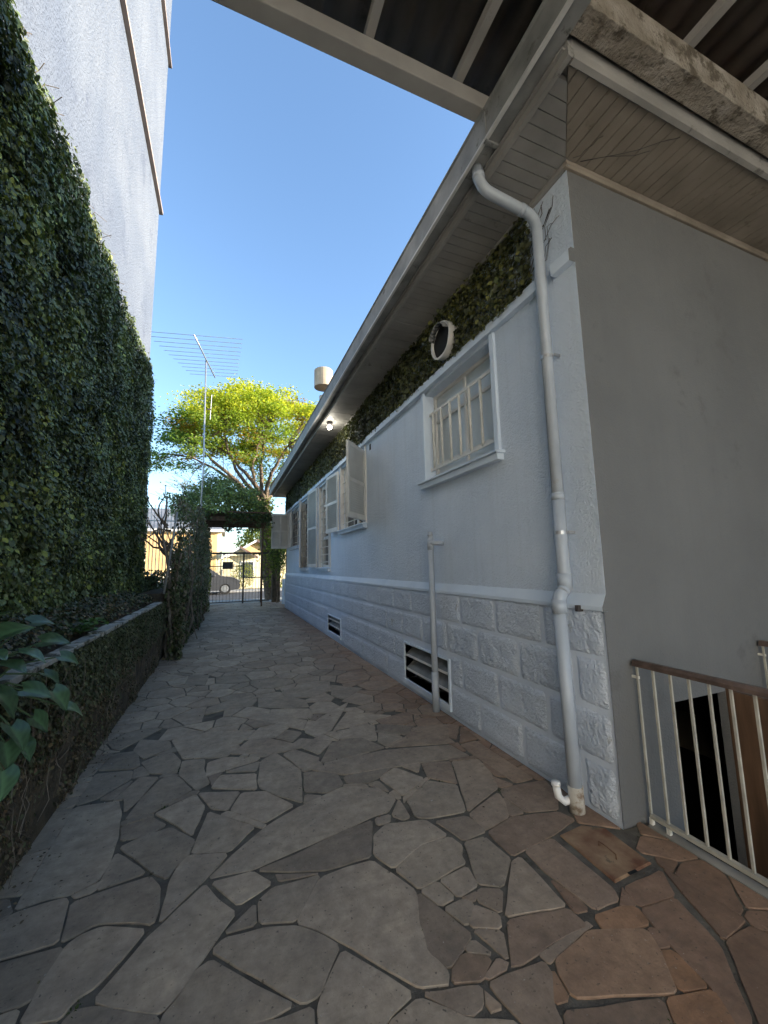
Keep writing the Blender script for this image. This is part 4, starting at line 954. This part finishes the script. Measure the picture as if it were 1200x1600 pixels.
# ------------------------------------------------------------------ big-leaved plant at the left edge
ph = thing('philodendron', (-1.1, 2.45, 1.02), 'large glossy heart leaved plant spilling over the retaining wall at the left edge', 'plant')
def big_leaf(seed):
    vs = []; fs = []; nu, nv = 8, 6; rl = random.Random(seed)
    wv = rl.uniform(.08, .16); dr = rl.uniform(.25, .6)
    for i in range(nu+1):
        s = i/nu
        wd = .48*math.sin(math.pi*min(1, (s*.92+.08))**.62)**.9 if s < 1 else 0
        for j in range(-nv//2, nv//2+1):
            q = j/(nv/2); yy = s-.14*abs(q)**1.5*(1-s)**2*1.6
            vs.append((q*wd, yy, .16*abs(q)*wd*2-.5*dr*s*s+wv*.25*math.sin(9*s+3*q)*abs(q)))
    w_ = nv+1
    for i in range(nu):
        for j in range(nv): fs.append((i*w_+j, i*w_+j+1, (i+1)*w_+j+1, (i+1)*w_+j))
    me = MB().add(vs, fs).mesh('leaf', M['bigleaf'], True)
    b = rl.uniform(.7, 1.4); cl_ = []
    for i in range(nu+1):
        for j in range(-nv//2, nv//2+1):
            k = 1.9 if j == 0 else (1.25 if (i+abs(j)) % 2 else .9)
            cl_.append((.05*b*k, .095*b*k, .045*b*k))
    set_col(me, cl_); return me
bl_ = [big_leaf(k) for k in range(5)]
crown = Vector((-1.10, 2.45, .98))
LP = [(18,985,2.5,.26),(52,1022,2.45,.22),(88,1000,2.6,.20),(20,1040,2.35,.24),(60,1082,2.45,.21),(96,1092,2.5,.20),(118,1108,2.55,.17),(14,1098,2.35,.22),(30,1150,2.3,.21),(12,1180,2.3,.20),(42,1170,2.4,.18),(6,1225,2.2,.20),(70,970,2.7,.19),(0,960,2.5,.24),(110,1030,2.7,.16),(66,1130,2.5,.17),(-10,1020,2.3,.25),(84,1058,2.6,.16)]
for k, (px, py, Y, L) in enumerate(LP):
    p = Vector(ony(px, py, Y)); d = (p-crown); d.z -= .12; d.x = abs(d.x)+.05; d.normalize()
    d = (d+Vector((random.uniform(-.1, .3), random.uniform(-.5, .2), random.uniform(-.45, .05)))).normalized()
    nrm = Vector((random.uniform(.1, .7), random.uniform(-.6, .1), 1)); nrm = (nrm-d*nrm.dot(d)).normalized(); sx = d.cross(nrm)
    Mx = Matrix(((sx.x, d.x, nrm.x), (sx.y, d.y, nrm.y), (sx.z, d.z, nrm.z))).to_4x4()
    L *= .58; o = link('leaf', bl_[k % 5]); base = p-d*L*.5
    o.parent = ph; o.matrix_parent_inverse = world_inv(ph); o.matrix_basis = Matrix.Translation(base) @ Mx @ Matrix.Scale(L, 4)
    MB().tube([crown+Vector((0, random.uniform(-.1, .1), -.02)), (crown+base)/2+Vector((0, 0, .06)), base], [.006, .005, .004], 6).build('stalk', M['leafstalk'] if 'leafstalk' in M else M.setdefault('leafstalk', surf('green_stalk', (.04,.07,.03), (.07,.11,.05), 6, .5)), ph, True)

# ------------------------------------------------------------------ leaves and litter on the path
n = 420; t_ = RNG.random(n)
x = np.where(t_ < .75, -.93+np.abs(RNG.normal(0, .09, n)), RNG.uniform(-.8, 2.1, n)); y = np.where(t_ < .75, RNG.uniform(1.6, 9, n), RNG.uniform(1.2, 9, n))
P = np.stack([x, y, np.full(n, .006)+RNG.uniform(0, .006, n)], 1)
li = link('leaf_litter', leaves_mesh('leaf_litter', P, np.tile((0, 0, 1.), (n, 1))+RNG.normal(0, .25, (n, 3)), RNG.normal(0, 1, (n, 3)), RNG.uniform(.007, .020, n), tint(n, (.12,.09,.06), .5, (.42,.40,.36), .15), M['litter']))
tag(li, 'dry leaf crumbs scattered along the foot of the wall', 'leaf litter', kind='stuff')
n = 900; P = []
ed = [(pl[i], pl[(i+1) % len(pl)]) for pl in traced+cells[:160] for i in range(len(pl))]
cl = [(random.choice(ed), random.random()) for _ in range(26)]
for k in range(n):
    e, s = cl[k % 26]; P.append((e[0][0]*(1-s)+e[1][0]*s+random.gauss(0, .012), e[0][1]*(1-s)+e[1][1]*s+random.gauss(0, .02), -.006))
P = np.array(P); mo = link('joint_moss', leaves_mesh('joint_moss', P, np.tile((0, 0, 1.), (n, 1))+RNG.normal(0, .8, (n, 3)), RNG.normal(0, 1, (n, 3)), RNG.uniform(.006, .016, n), tint(n, (.05,.075,.025), .5), M['litter']))
tag(mo, 'small tufts of moss and weeds in the paving joints', 'moss', kind='stuff')

# ------------------------------------------------------------------ ivy under the house eaves
hv = wall_leaves(42000, (2.26, 16.2), (3.74, 4.42), lambda y, z: (y-3.56)**2+(z-4.0)**2 > .21**2, XW-.06, -1, .09, .040, (.068,.076,.036), (.16,.165,.05), .22, .03)
tag(link('house_ivy', hv), 'strip of small leaved ivy between cornice and eaves of the blue house', 'ivy')
sv_ = MB()
for k in range(15):
    y = random.uniform(1.95, 2.2); z = random.uniform(3.95, 4.4); pts = [(XW-.006, y, z)]
    for q in range(4): y += random.uniform(-.01, .09); z += random.uniform(-.14, .03); pts.append((XW-.006, y, max(3.8, min(4.42, z))))
    sv_.tube(pts, random.uniform(.0015, .003), 4, cap=False)
o = sv_.build('creeping_stems', M['iron'], house); o['kind'] = 'stuff'
vs_ = MB()
for k in range(3):                                        # dead runners on the soffit at the corner
    x, y = 2.2+random.uniform(-.1, .2), 1.80; pts = [(x, y, ZS-.006)]; dx, dy = random.uniform(-.05, .12), random.uniform(-.09, -.04)
    for q in range(5): x += dx+random.uniform(-.02, .02); y = max(1.43, y+dy+random.uniform(-.02, .02)); pts.append((x, y, ZS-.006))
    vs_.tube(pts, .0016, 4, cap=False)
o = vs_.build('dead_runners', M['iron'], house); o['kind'] = 'stuff'

# ------------------------------------------------------------------ vine-grown boundary towards the street
vb = thing('boundary_wall', (-1.15, 13, 0), 'low boundary wall under tangled vines running on to the street gate', 'wall')
MB().box((-1.35, 7.72, -.1), (-1.0, 18.7, 1.15)).build('wall', M['bankwall'], vb)
vine = thing('tangled_vine', (-.9, 9, 0), 'tangle of bare twisted vine stems beside the end of the retaining wall', 'vine')
for k in range(22):
    y = 8.0+random.random()**1.6*8.5; x = -1.0+random.uniform(0, .30)+(.18 if y > 10 else 0); z = 0; pts = [(x, y, z)]
    H = random.uniform(1.6, 3.0); n = 9
    for q in range(1, n):
        x += random.uniform(-.09, .09); y += random.uniform(-.12, .12); x = max(-1.25, min(-.62, x)); pts.append((x, y, H*q/(n-1)))
    r0 = random.uniform(.012, .035) if k > 2 else .032
    MB().tube(pts, [r0*(1-.6*q/n) for q in range(n)], 6).build('stem', M['twig'] if k % 3 else M['bark'], vine, True)
for k in range(12):                                       # curling branches against the sky
    p = Vector((-1.0, 8.3+random.uniform(-.2, .6), random.uniform(1.6, 2.4))); pts = [p]; d = Vector((random.uniform(-.9, -.1), random.uniform(-.1, .3), random.uniform(-.1, .6)))
    for q in range(7):
        d = (d+Vector((random.uniform(-.4, .5), random.uniform(-.3, .3), random.uniform(-.3, .45)))).normalized(); p = p+d*.13; pts.append(p)
    MB().tube(pts, [.022*(1-q/9) for q in range(8)], 6).build('branch', M['bark'], vine, True)
n = 34000
y = 7.9+RNG.random(n)**1.2*10.0; z = RNG.random(n)*3.1
x = -1.02+.26*np.sqrt(RNG.random(n))+np.array([.16*nz(a, b, 1.5, 2.7) for a, b in zip(y, z)])+np.where(y > 10.5, .14, 0)
dens = np.where(y < 10.2, np.clip(1.5-z*.62, .12, 1), np.clip(1.3-.1*z, .2, 1)); k_ = RNG.random(n) < dens
P = np.stack([x, y, z], 1)[k_]; n = len(P)
vf = link('foliage', leaves_mesh('foliage', P, np.stack([np.ones(n), RNG.normal(0, .8, n), RNG.normal(.3, .7, n)], 1), np.stack([RNG.normal(0, .4, n), RNG.normal(0, .6, n), RNG.normal(-.7, .5, n)], 1), RNG.uniform(.04, .08, n), tint(n, (.095,.11,.05), .5, (.18,.15,.10), .3), M['leaf']), vine)
vf['kind'] = 'stuff'
a_, b_ = ony(256, 928, 7.85), ony(277, 800, 7.85)
tag(MB().tube([a_, b_], .018, 8).build('leaning_pole', M['conc'], None, True), 'thin pale pole leaning in the bare vine stems', 'pole')
# hedge across behind the ivy end
hg = thing('hedge', (-2.6, 9.8, 0), 'low ivy hedge beyond the far edge of the ivy wall', 'hedge')
MB().box((-6, 9.75, -.1), (-1.36, 9.95, 1.42)).build('core', M['bankwall'], hg)
n = 9000; x = RNG.uniform(-5, -1.0, n); z = RNG.uniform(0, 1.55, n); P = np.stack([x, 9.68+.08*RNG.random(n), z], 1)
link('foliage', leaves_mesh('foliage', P, np.stack([RNG.normal(0, .7, n), -np.ones(n), RNG.normal(.3, .6, n)], 1), np.stack([RNG.normal(0, .5, n), RNG.normal(0, .3, n), RNG.normal(-.7, .4, n)], 1), RNG.uniform(.035, .07, n), tint(n, (.085,.105,.05), .5), M['leaf']), hg)
# street fence left of the gate
fe = thing('street_fence', (-3, 18.8, 0), 'tall pale barred fence along the street left of the gate', 'fence')
MB().box((-7, 18.7, -.1), (-1.0, 18.9, .95)).build('base_wall', M['conc'], fe)
bm = MB().box((-.012, -.012, .951), (.012, .012, 4.25)).mesh('bar', M['bar'])
for i in range(48): link('bar', bm, fe, (-6.9+i*.124, 18.8, 0))
for z in (1.35, 3.55): MB().box((-7, 18.784, z), (-1.0, 18.787, z+.05)).build('rail', M['bar'], fe)

# ------------------------------------------------------------------ vine pergola at the gate
pg = thing('pergola', (.3, 16, 0), 'dark timber pergola spanning the path before the gate', 'pergola')
for y in (14.7, 15.5, 16.3, 17.1): MB().box((-.95, y-.05, 3.18), (1.5, y+.05, 3.34)).build('cross_beam', M['wooddoor'], pg)
for x in (-.88, 1.40): MB().box((x-.05, 14.5, 3.342), (x+.05, 17.3, 3.46)).build('side_beam', M['wooddoor'], pg)
for i in range(15): MB().box((-1.0, 14.52+i*.195, 3.462), (1.5, 14.60+i*.195, 3.50)).build('slat', M['wooddoor'], pg)
for (x, y) in ((-.88, 14.7), (-.88, 17.1), (1.40, 17.1)): MB().box((x-.028, y-.028, -.05), (x+.028, y+.028, 3.179)).build('post', M['wooddoor'], pg)
vc = thing('pergola_vine', (0, 16, 3.5), 'rounded mound of green vine on top of the pergola', 'vine')
n = 15000; u = RNG.normal(0, 1, (n, 3)); u /= np.linalg.norm(u, axis=1, keepdims=True); u[:, 2] = np.abs(u[:, 2])
r = .62+.38*RNG.random(n)**.5; r *= 1+np.array([.45*noise.noise((a*2.6, b*2.6, c*2.6+3))+.2*noise.noise((a*6, b*6, c*6)) for a, b, c in u])
P = np.stack([-.15+1.75*u[:, 0]*r, 15.9+1.6*u[:, 1]*r, 3.42+1.45*u[:, 2]*r], 1)
me = leaves_mesh('foliage', P, u+RNG.normal(0, .5, (n, 3)), np.stack([RNG.normal(0, .6, n), RNG.normal(0, .6, n), RNG.normal(-.6, .4, n)], 1), RNG.uniform(.05, .10, n), tint(n, (.15,.21,.065), .5, (.24,.30,.07), .3), M['leaf'])
link('foliage', me, vc)
n = 1600; s = RNG.random(n); gi = RNG.integers(0, 40, n); gx = RNG.uniform(-1.1, 1.45, 40); gy = np.where(RNG.random(40) < .5, 14.5, 17.2); gl = RNG.uniform(.15, .5, 40)
P = np.stack([gx[gi]+RNG.normal(0, .05, n), gy[gi]+RNG.normal(0, .06, n), 3.45-gl[gi]*s], 1)
link('tendrils', leaves_mesh('tendrils', P, RNG.normal(0, 1, (n, 3)), np.tile((0, 0, -1.), (n, 1))+RNG.normal(0, .4, (n, 3)), RNG.uniform(.05, .10, n), tint(n, (.07,.10,.035), .4), M['leaf']), vc)['kind'] = 'stuff'
tw = MB()
for k in range(90):                                       # wispy shoots on top
    a = random.uniform(0, 6.28); rr_ = random.uniform(.2, 1); p = Vector((-.15+1.7*math.cos(a)*rr_, 15.9+1.5*math.sin(a)*rr_, 3.5+1.3*math.sqrt(max(0, 1-rr_**2)))); d = Vector((math.cos(a)*.5-.25, math.sin(a)*.4, .8)); pts = [p]
    for q in range(5): d = (d+Vector((random.uniform(-.3, .3), random.uniform(-.2, .2), random.uniform(-.25, .1)))).normalized(); p = p+d*random.uniform(.10, .22); pts.append(p)
    tw.tube(pts, .006, 4, cap=False)
o = tw.build('shoots', M['twig'], vc); o['kind'] = 'stuff'

# ------------------------------------------------------------------ antenna
at_ = thing('antenna', (-.70, 12, 0), 'rooftop style television antenna on a thin mast above the vines', 'antenna')
mt = ony(322, 562, 12.0)
MB().tube([(-.72, 12, 1.1), (-.66, 12, 4.4), tuple(mt)], .020, 8).build('mast', M['alu'], at_, True)
zb_ = mt[2]-.06
e0, e1 = onz(303, 523, zb_), onz(336, 590, zb_); e0, e1 = Vector(e0), Vector(e1)
MB().tube([e0, e1], .018, 8).build('boom', M['alu'], at_, True)
dr_ = (e1-e0).normalized(); cr_ = Vector((dr_.y, -dr_.x, 0))
for k in range(11):
    s = k/10; c = e0.lerp(e1, .02+.93*s); L = 1.22*(1-.42*s)
    MB().tube([c-cr_*L+Vector((0, 0, .012)), c+cr_*L*.98+Vector((0, 0, .012))], .0065, 6).build('element', M['alu'], at_)
m2 = ony(330, 640, 12)
MB().tube([(m2[0]-.02, 12, m2[2]-.3), (m2[0], 12, m2[2]+.45)], .008, 6).build('side_rod', M['alu'], at_)
MB().box((m2[0]-.10, 11.985, m2[2]-.02), (m2[0]+.0, 12.015, m2[2]+.02)).build('clamp', M['iron'], at_)

# ------------------------------------------------------------------ gate
gt = thing('street_gate', (.6, 19, 0), 'dark iron barred double gate closing the far end of the path', 'gate')
GY = 19.0
MB().box((-.97, GY-.1, -.05), (-.70, GY+.1, 2.27)).build('post', M['iron'], gt)
MB().box((-.699, GY-.03, 2.17), (2.06, GY+.03, 2.25)).build('top_rail', M['iron'], gt)
for x in (.76, 1.52): MB().box((x-.035, GY-.035, 0), (x+.035, GY+.035, 2.169)).build('post', M['iron'], gt)
for (a, b) in ((-.699, .724), (.796, 1.484), (1.556, 1.9)):
    MB().box((a, GY-.015, .06), (b, GY+.015, .10)).build('bottom_rail', M['iron'], gt)
    MB().box((a, GY-.015, 1.10 if a > 0 else 1.62), (b, GY+.015, 1.14 if a > 0 else 1.66)).build('middle_rail', M['iron'], gt)
bm = MB().box((-.007, -.007, .101), (.007, .007, 2.169)).mesh('bar', M['iron'])
x = -.6
while x < 1.95:
    if abs(x-.76) > .05 and abs(x-1.52) > .05: link('bar', bm, gt, (x, GY+.026 if False else GY, 0))
    x += .135
a_, b_ = ony(348, 878, GY-.03), ony(364, 889, GY-.03)
MB().box((a_[0], GY-.035, b_[2]), (b_[0], GY-.02, a_[2])).build('sign_plate', M['iron'], gt)
gp = thing('gate_pillar', (2.3, 19, 0), 'dark pillar right of the gate with a pale meter box', 'pillar')
MB().box((2.0, GY-.15, -.05), (2.35, GY+.15, 2.2)).box((1.97, GY-.18, 2.2), (2.38, GY+.18, 2.27)).build('shaft', M['bankwall'], gp)
mbx = thing('meter_box', (2.45, 17.6, 0), 'pale plastered meter box at the far house corner', 'box')
MB().box((2.3, 17.5, -.05), (2.75, 17.8, 1.05)).build('body', M['trim'], mbx, bevel=.02); MB().box((2.36, 17.488, .35), (2.68, 17.5, .9)).build('door', M['white'], mbx)
def shrub(c, rx, rz, n, base, alt, label, name='shrub'):
    s_ = thing(name, (c[0], c[1], 0), label, 'shrub')
    for k in range(5): MB().tube([(c[0]+random.uniform(-.05, .05), c[1], 0), (c[0]+random.uniform(-rx, rx)*.5, c[1]+random.uniform(-.2, .2), c[2])], [.02, .008], 5).build('stem', M['bark'], s_)
    u = RNG.normal(0, 1, (n, 3)); u /= np.linalg.norm(u, axis=1, keepdims=True); r = (.5+.5*RNG.random(n)**.6)*(1+np.array([.3*noise.noise((a*2.5+c[0], b*2.5, d*2.5)) for a, b, d in u]))
    P = np.stack([c[0]+rx*u[:, 0]*r, c[1]+rx*u[:, 1]*r, c[2]+rz*u[:, 2]*r], 1)
    link('foliage', leaves_mesh('foliage', P, u+RNG.normal(0, .6, (n, 3)), RNG.normal(0, 1, (n, 3)), RNG.uniform(.05, .10, n), tint(n, base, .4, alt, .3), M['treeleaf']), s_)
shrub((-.75, 18.2, .95), .24, .85, 900, (.10,.14,.03), (.18,.20,.04), 'narrow yellow green shrub against the left gate post')
shrub((2.15, 18.2, 2.2), .40, 1.1, 1800, (.06,.09,.03), (.13,.16,.04), 'climbing shrub over the right gate pillar')

# ------------------------------------------------------------------ street tree
tree = thing('street_tree', (2.2, 20.6, 0), 'large spreading yellow green street tree behind the gate', 'tree')
rt = random.Random(21)
def limb(p, q, r0, r1, wob, nseg=7):
    p, q = Vector(p), Vector(q); pts = []
    off = Vector((rt.uniform(-1, 1), rt.uniform(-1, 1), rt.uniform(-.3, .6)))*wob
    for i in range(nseg+1):
        s = i/nseg; pts.append(p.lerp(q, s)+off*math.sin(math.pi*s)+Vector((rt.uniform(-1, 1), rt.uniform(-1, 1), rt.uniform(-1, 1)))*wob*.12*(0 < i < nseg))
    return pts, [r0+(r1-r0)*i/nseg for i in range(nseg+1)]
tk = MB(); fork = Vector((1.75, 20.6, 5.0))
pts, rs_ = limb((2.2, 20.6, -.05), fork, .36, .24, .15); tk.tube(pts, rs_, 10, False)
crown_c = Vector((.95, 20.6, 6.0)); RX, RY, RZ = 4.6, 3.8, 4.7
clumps = []
while len(clumps) < 230:
    a = rt.uniform(0, 2*math.pi); e = rt.uniform(.32, 1) if rt.random() > .2 else rt.uniform(.0, .32); ce = math.sqrt(max(0, 1-e*e)); sh = rt.uniform(.86, 1.0) if rt.random() < .82 else rt.uniform(.6, .85)
    lump = 1+.22*noise.noise((a*1.6, e*3, 1.7))
    p = crown_c+Vector((RX*math.cos(a)*ce*sh*lump, RY*math.sin(a)*ce*sh*lump, RZ*e*sh*lump*(.98)))
    if p.z < 5.2 and rt.random() < .6: continue
    clumps.append(p)
mains = []
for k in range(9):
    a = 2*math.pi*k/9+rt.uniform(-.25, .25); e = rt.uniform(.35, .85); ce = math.sqrt(1-e*e)
    q = crown_c+Vector((RX*.62*math.cos(a)*ce, RY*.62*math.sin(a)*ce, RZ*.60*e))
    pts, rs_ = limb(fork+Vector((0, 0, rt.uniform(-.6, .1))), q, .12, .04, .55, 9); tk.tube(pts, rs_, 8, False); mains.append(pts)
allp = [(p, k, i) for k, pts in enumerate(mains) for i, p in enumerate(pts) if i > 2]
tk.build('trunk', M['bark'], tree, True)
br = MB()
for c_ in clumps:
    p = min(allp, key=lambda t_: (t_[0]-c_).length+.25*rt.random())[0]
    pts, rs_ = limb(p, c_, .025, .008, .22, 5); br.tube(pts, rs_, 5, False)
o = br.build('branches', M['bark'], tree, True)
NP, NC = [], []
for c_ in clumps:
    m_ = rt.randrange(220, 330); sx_ = rt.uniform(.42, .75)
    if c_.z < 7.4: m_ //= 2
    q = RNG.normal(0, 1, (m_, 3))*np.array([sx_, sx_, .20])*.62+np.array(c_); NP.append(q)
    col_ = (np.array((.46, .46, .05)) if rt.random() < .75 else np.array((.30, .37, .06))) if c_.z > 7.8 else np.array((.24, .31, .06))  # sunlight painted into the leaves: yellower top, greener lower clumps
    if c_.x < -1.6 and c_.z < 8.2: col_ = np.array((.13, .20, .05))  # left side darker, shade put into the leaf colour
    if rt.random() < .06: col_ = np.array((.30, .20, .03))
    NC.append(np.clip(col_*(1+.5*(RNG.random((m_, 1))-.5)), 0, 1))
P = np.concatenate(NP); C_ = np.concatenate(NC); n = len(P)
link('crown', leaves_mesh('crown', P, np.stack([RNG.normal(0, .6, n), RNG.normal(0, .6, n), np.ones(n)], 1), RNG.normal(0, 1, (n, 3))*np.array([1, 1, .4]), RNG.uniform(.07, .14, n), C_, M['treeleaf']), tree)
n = 1500; s = RNG.random(n); P = np.stack([2.2-.45*s+RNG.normal(0, .22, n), 20.4+RNG.normal(0, .2, n), .6+4.4*s], 1)
link('climber', leaves_mesh('climber', P, RNG.normal(0, 1, (n, 3))+np.array([0, -1, .3]), RNG.normal(0, 1, (n, 3)), RNG.uniform(.07, .14, n), tint(n, (.13,.16,.035), .4), M['treeleaf']), tree)

# ------------------------------------------------------------------ parked car
car = thing('parked_car', (-1.05, 27.6, -.04), 'grey estate style suv parked across the street seen through the gate', 'car')
x0 = -3.6; yc = 27.55; hw = .88
prof = [(0,.42),(.04,.80),(.10,.98),(.55,1.05),(.95,1.58),(1.25,1.66),(2.45,1.64),(2.75,1.55),(3.35,1.10),(4.15,.98),(4.42,.80),(4.48,.55),(4.40,.32),(3.95,.26),(3.92,.45),(3.80,.62),(3.62,.68),(3.44,.62),(3.30,.45),(3.27,.26),(1.20,.26),(1.17,.45),(1.05,.62),(.86,.68),(.68,.62),(.55,.45),(.52,.26),(.10,.30)]
rings = []
for yy, ins in ((-hw, .05), (-hw+.05, 0), (hw-.05, 0), (hw, .05)):
    rings.append([(x0+px, yc+yy+(.22*max(0, (pz-1.0)/.66)*(1 if yy < 0 else -1)), pz-.04-(ins*.4 if pz > 1.5 else 0)) for px, pz in prof])
n = len(prof); vs = [p for r in rings for p in r]
MB().add(vs, [(r*n+i, r*n+(i+1) % n, (r+1)*n+(i+1) % n, (r+1)*n+i) for r in range(3) for i in range(n)]+[tuple(range(n)), tuple(range(3*n, 4*n))[::-1]]).build('body', M['carpaint'], car, bevel=.02)
for (pts_) in ([(.72,1.10),(1.02,1.52),(1.55,1.56),(1.55,1.08)], [(1.62,1.08),(1.62,1.56),(2.42,1.54),(2.60,1.46),(3.02,1.10)]):
    vs = []
    for px, pz in pts_: vs.append((x0+px, yc-hw+.22*max(0, (pz-1.0)/.66)-.008, pz-.04))
    k = len(vs); MB().add(vs+[(v[0], v[1]+.012, v[2]) for v in vs], [tuple(range(k)), tuple(range(k, 2*k))[::-1]]+[(i, (i+1) % k, k+(i+1) % k, k+i) for i in range(k)]).build('side_window', M['glassdark'], car)
MB().add([(x0+2.79, yc-.62, 1.50), (x0+2.79, yc+.62, 1.50), (x0+3.36, yc+.74, 1.085), (x0+3.36, yc-.74, 1.085)], [(0,1,2,3)]).build('windscreen', M['glassdark'], car)
MB().box((x0+4.30, yc-.80, .70), (x0+4.46, yc-.52, .82)).build('headlight', M['rim'], car); MB().box((x0+4.30, yc+.52, .70), (x0+4.46, yc+.80, .82)).build('headlight', M['rim'], car)
MB().box((x0+2.9, yc-hw-.17, 1.06), (x0+3.06, yc-hw-.01, 1.19)).build('door_mirror', M['carpaint'], car, bevel=.02)
for wx in (.86, 3.62):
    for wy, sd in ((yc-hw+.02, -1), (yc+hw-.22, 1)):
        w_ = MB().tube([(x0+wx, wy, .31), (x0+wx, wy+.03, .31), (x0+wx, wy+.17, .31), (x0+wx, wy+.2, .31)], [.33, .35, .35, .33], 24).build('wheel', M['tyre'], car)
        yy = wy-.004 if sd < 0 else wy+.204
        MB().tube([(x0+wx, yy, .31), (x0+wx, yy+.008*sd, .31)], .085, 14).build('hub', M['rim'], w_)
        MB().tube([(x0+wx, yy, .31), (x0+wx, yy+.006*-sd, .31)], .215, 24).build('rim', M['rim'], w_)
        for s in range(5):
            a = s*2*math.pi/5+.3; Mx = Matrix.Translation((x0+wx, yy+.010*sd, .31)) @ Matrix.Rotation(a, 4, 'Y'); MB().obox(Mx, (-.03, -.004, .08), (.03, .004, .225)).build('spoke', M['tyre'] if False else M['rim'], w_)

# ------------------------------------------------------------------ houses across the street
def window(parent, x, y, z, w, h, face=-1):
    f = MB().box((x-w/2-.06, y-.05, z-.06), (x+w/2+.06, y+.02, z)).box((x-w/2-.06, y-.05, z+h), (x+w/2+.06, y+.02, z+h+.06)).box((x-w/2-.06, y-.049, z), (x-w/2, y+.02, z+h)).box((x+w/2, y-.049, z), (x+w/2+.06, y+.02, z+h)).build('window', M['white'], parent)
    MB().box((x-w/2, y-.02, z), (x+w/2, y-.005, z+h)).build('pane', M['glassdark'], f)
hb = thing('gabled_house', (2.2, 34, 0), 'cream house with two nested gables across the street', 'house')
MB().box((-.2, 33.6, -.1), (5.2, 42, 2.75)).build('wall', M['cream'], hb)
for (xc, w_, za, zb, y) in ((2.3, 2.0, 2.6, 3.78, 33.3), (1.02, 1.1, 2.5, 3.22, 33.0)):
    MB().prism([(xc-w_, za), (xc+w_, za), (xc, zb-.1)], 'y', y+.3, y+.34).build('gable', M['ochre'] if w_ > 1.5 else M['cream'], hb)
    rf_ = MB()
    for s in (-1, 1): rf_.add([(xc, y, zb), (xc, 41, zb), (xc+s*(w_+.25), 41, za-.12), (xc+s*(w_+.25), y, za-.12), (xc, y, zb-.12), (xc+s*(w_+.25), y, za-.24)], [(0,1,2,3), (0,3,5,4)])
    o = rf_.build('roof', M['slate'] if False else M['roof'], hb); md = o.modifiers.new('s', 'SOLIDIFY'); md.thickness = .06
    for s in (-1, 1): MB().add([(xc, y-.02, zb+.02), (xc+s*(w_+.25), y-.02, za-.10), (xc+s*(w_+.25), y-.02, za-.28), (xc, y-.02, zb-.16)], [(0,1,2,3)]).build('bargeboard', M['white'], hb)
window(hb, 1.6, 33.6, .8, .9, 1.2); window(hb, 3.4, 33.6, .8, .9, 1.2)
ho = thing('timber_house', (-5, 34, 0), 'orange boarded house with grey roof across the street on the left', 'house')
w_ = MB().box((-12, 33.6, -.1), (-.35, 41, 4.35)).build('wall', M['cream'], ho)
bm = MB().box((-.115, -.03, 0), (.115, 0, 3.2)).mesh('board', M['ochre'])
for i in range(46): link('board', bm, w_, (-11.8+i*.245, 33.598, 1.1))
MB().box((-12.3, 33.2, 4.36), (-.1, 33.6, 4.55)).build('eaves_board', M['white'], ho)
MB().add([(-12.3, 33.2, 4.56), (-.1, 33.2, 4.56), (-1.8, 37.2, 6.6), (-10.5, 37.2, 6.6), (-12.3, 41.2, 4.56), (-.1, 41.2, 4.56)], [(0,1,2,3), (3,2,5,4), (1,5,2), (0,3,4), (0,4,5,1)]).build('roof', M['slate'], ho)
for x in (-9, -6.2, -3.2): window(ho, x, 33.56, 1.6, 1.3, 1.3)
tw_ = thing('tower_block', (-3, 85, 0), 'distant pale tower block with rows of small windows', 'building')
MB().box((-6.5, 80, -.1), (-.9, 92, 10.2)).build('wall', M['tower'], tw_)
for fl in range(6):
    for k in range(4): MB().box((-6.0+k*1.3, 79.93, 1.2+fl*1.5), (-5.3+k*1.3, 79.99, 2.0+fl*1.5)).build('window', M['glassdark'], tw_)
for i, (c_, rx, rz, lab) in enumerate((((-1.3, 31.8, .7), .8, .7, 'low shrub before the timber house'), ((1.3, 32.0, 1.0), .9, 1.0, 'rounded shrub before the gabled house'), ((3.9, 31.6, 1.6), 1.3, 1.6, 'tall yellow green shrub at the right end of the gabled house'))):
    shrub(c_, rx, rz, 1300, (.15,.17,.035), (.22,.22,.05), lab, 'garden_shrub')
bt = thing('background_tree', (4.2, 44, 0), 'green tree rising behind the gabled house', 'tree')
MB().tube([(4.2, 44, 0), (4.1, 44, 3.0)], [.25, .15], 8).build('trunk', M['bark'], bt)
n = 5000; u = RNG.normal(0, 1, (n, 3)); u /= np.linalg.norm(u, axis=1, keepdims=True); r = (.6+.4*RNG.random(n)**.5)*(1+np.array([.3*noise.noise((a*2.2, b*2.2, d*2.2)) for a, b, d in u]))
link('crown', leaves_mesh('crown', np.stack([4.2+3.2*u[:, 0]*r, 44+2.5*u[:, 1]*r, 4.4+1.9*u[:, 2]*r], 1), u+RNG.normal(0, .5, (n, 3)), RNG.normal(0, 1, (n, 3)), RNG.uniform(.14, .28, n), tint(n, (.11,.14,.03), .4, (.20,.20,.05), .3), M['treeleaf']), bt)
for k, (ya_, z0_) in enumerate(((22.0, 8.6), (22.3, 7.4))):
    pts = [(x, ya_, z0_+.0006*x*x) for x in np.linspace(-30, 30, 13)]
    tag(MB().tube(pts, .012, 5).build('power_cable', M['iron'], None, True), ['upper black overhead cable crossing the street', 'lower black overhead cable crossing the street'][k], 'cable', 'overhead street cables')
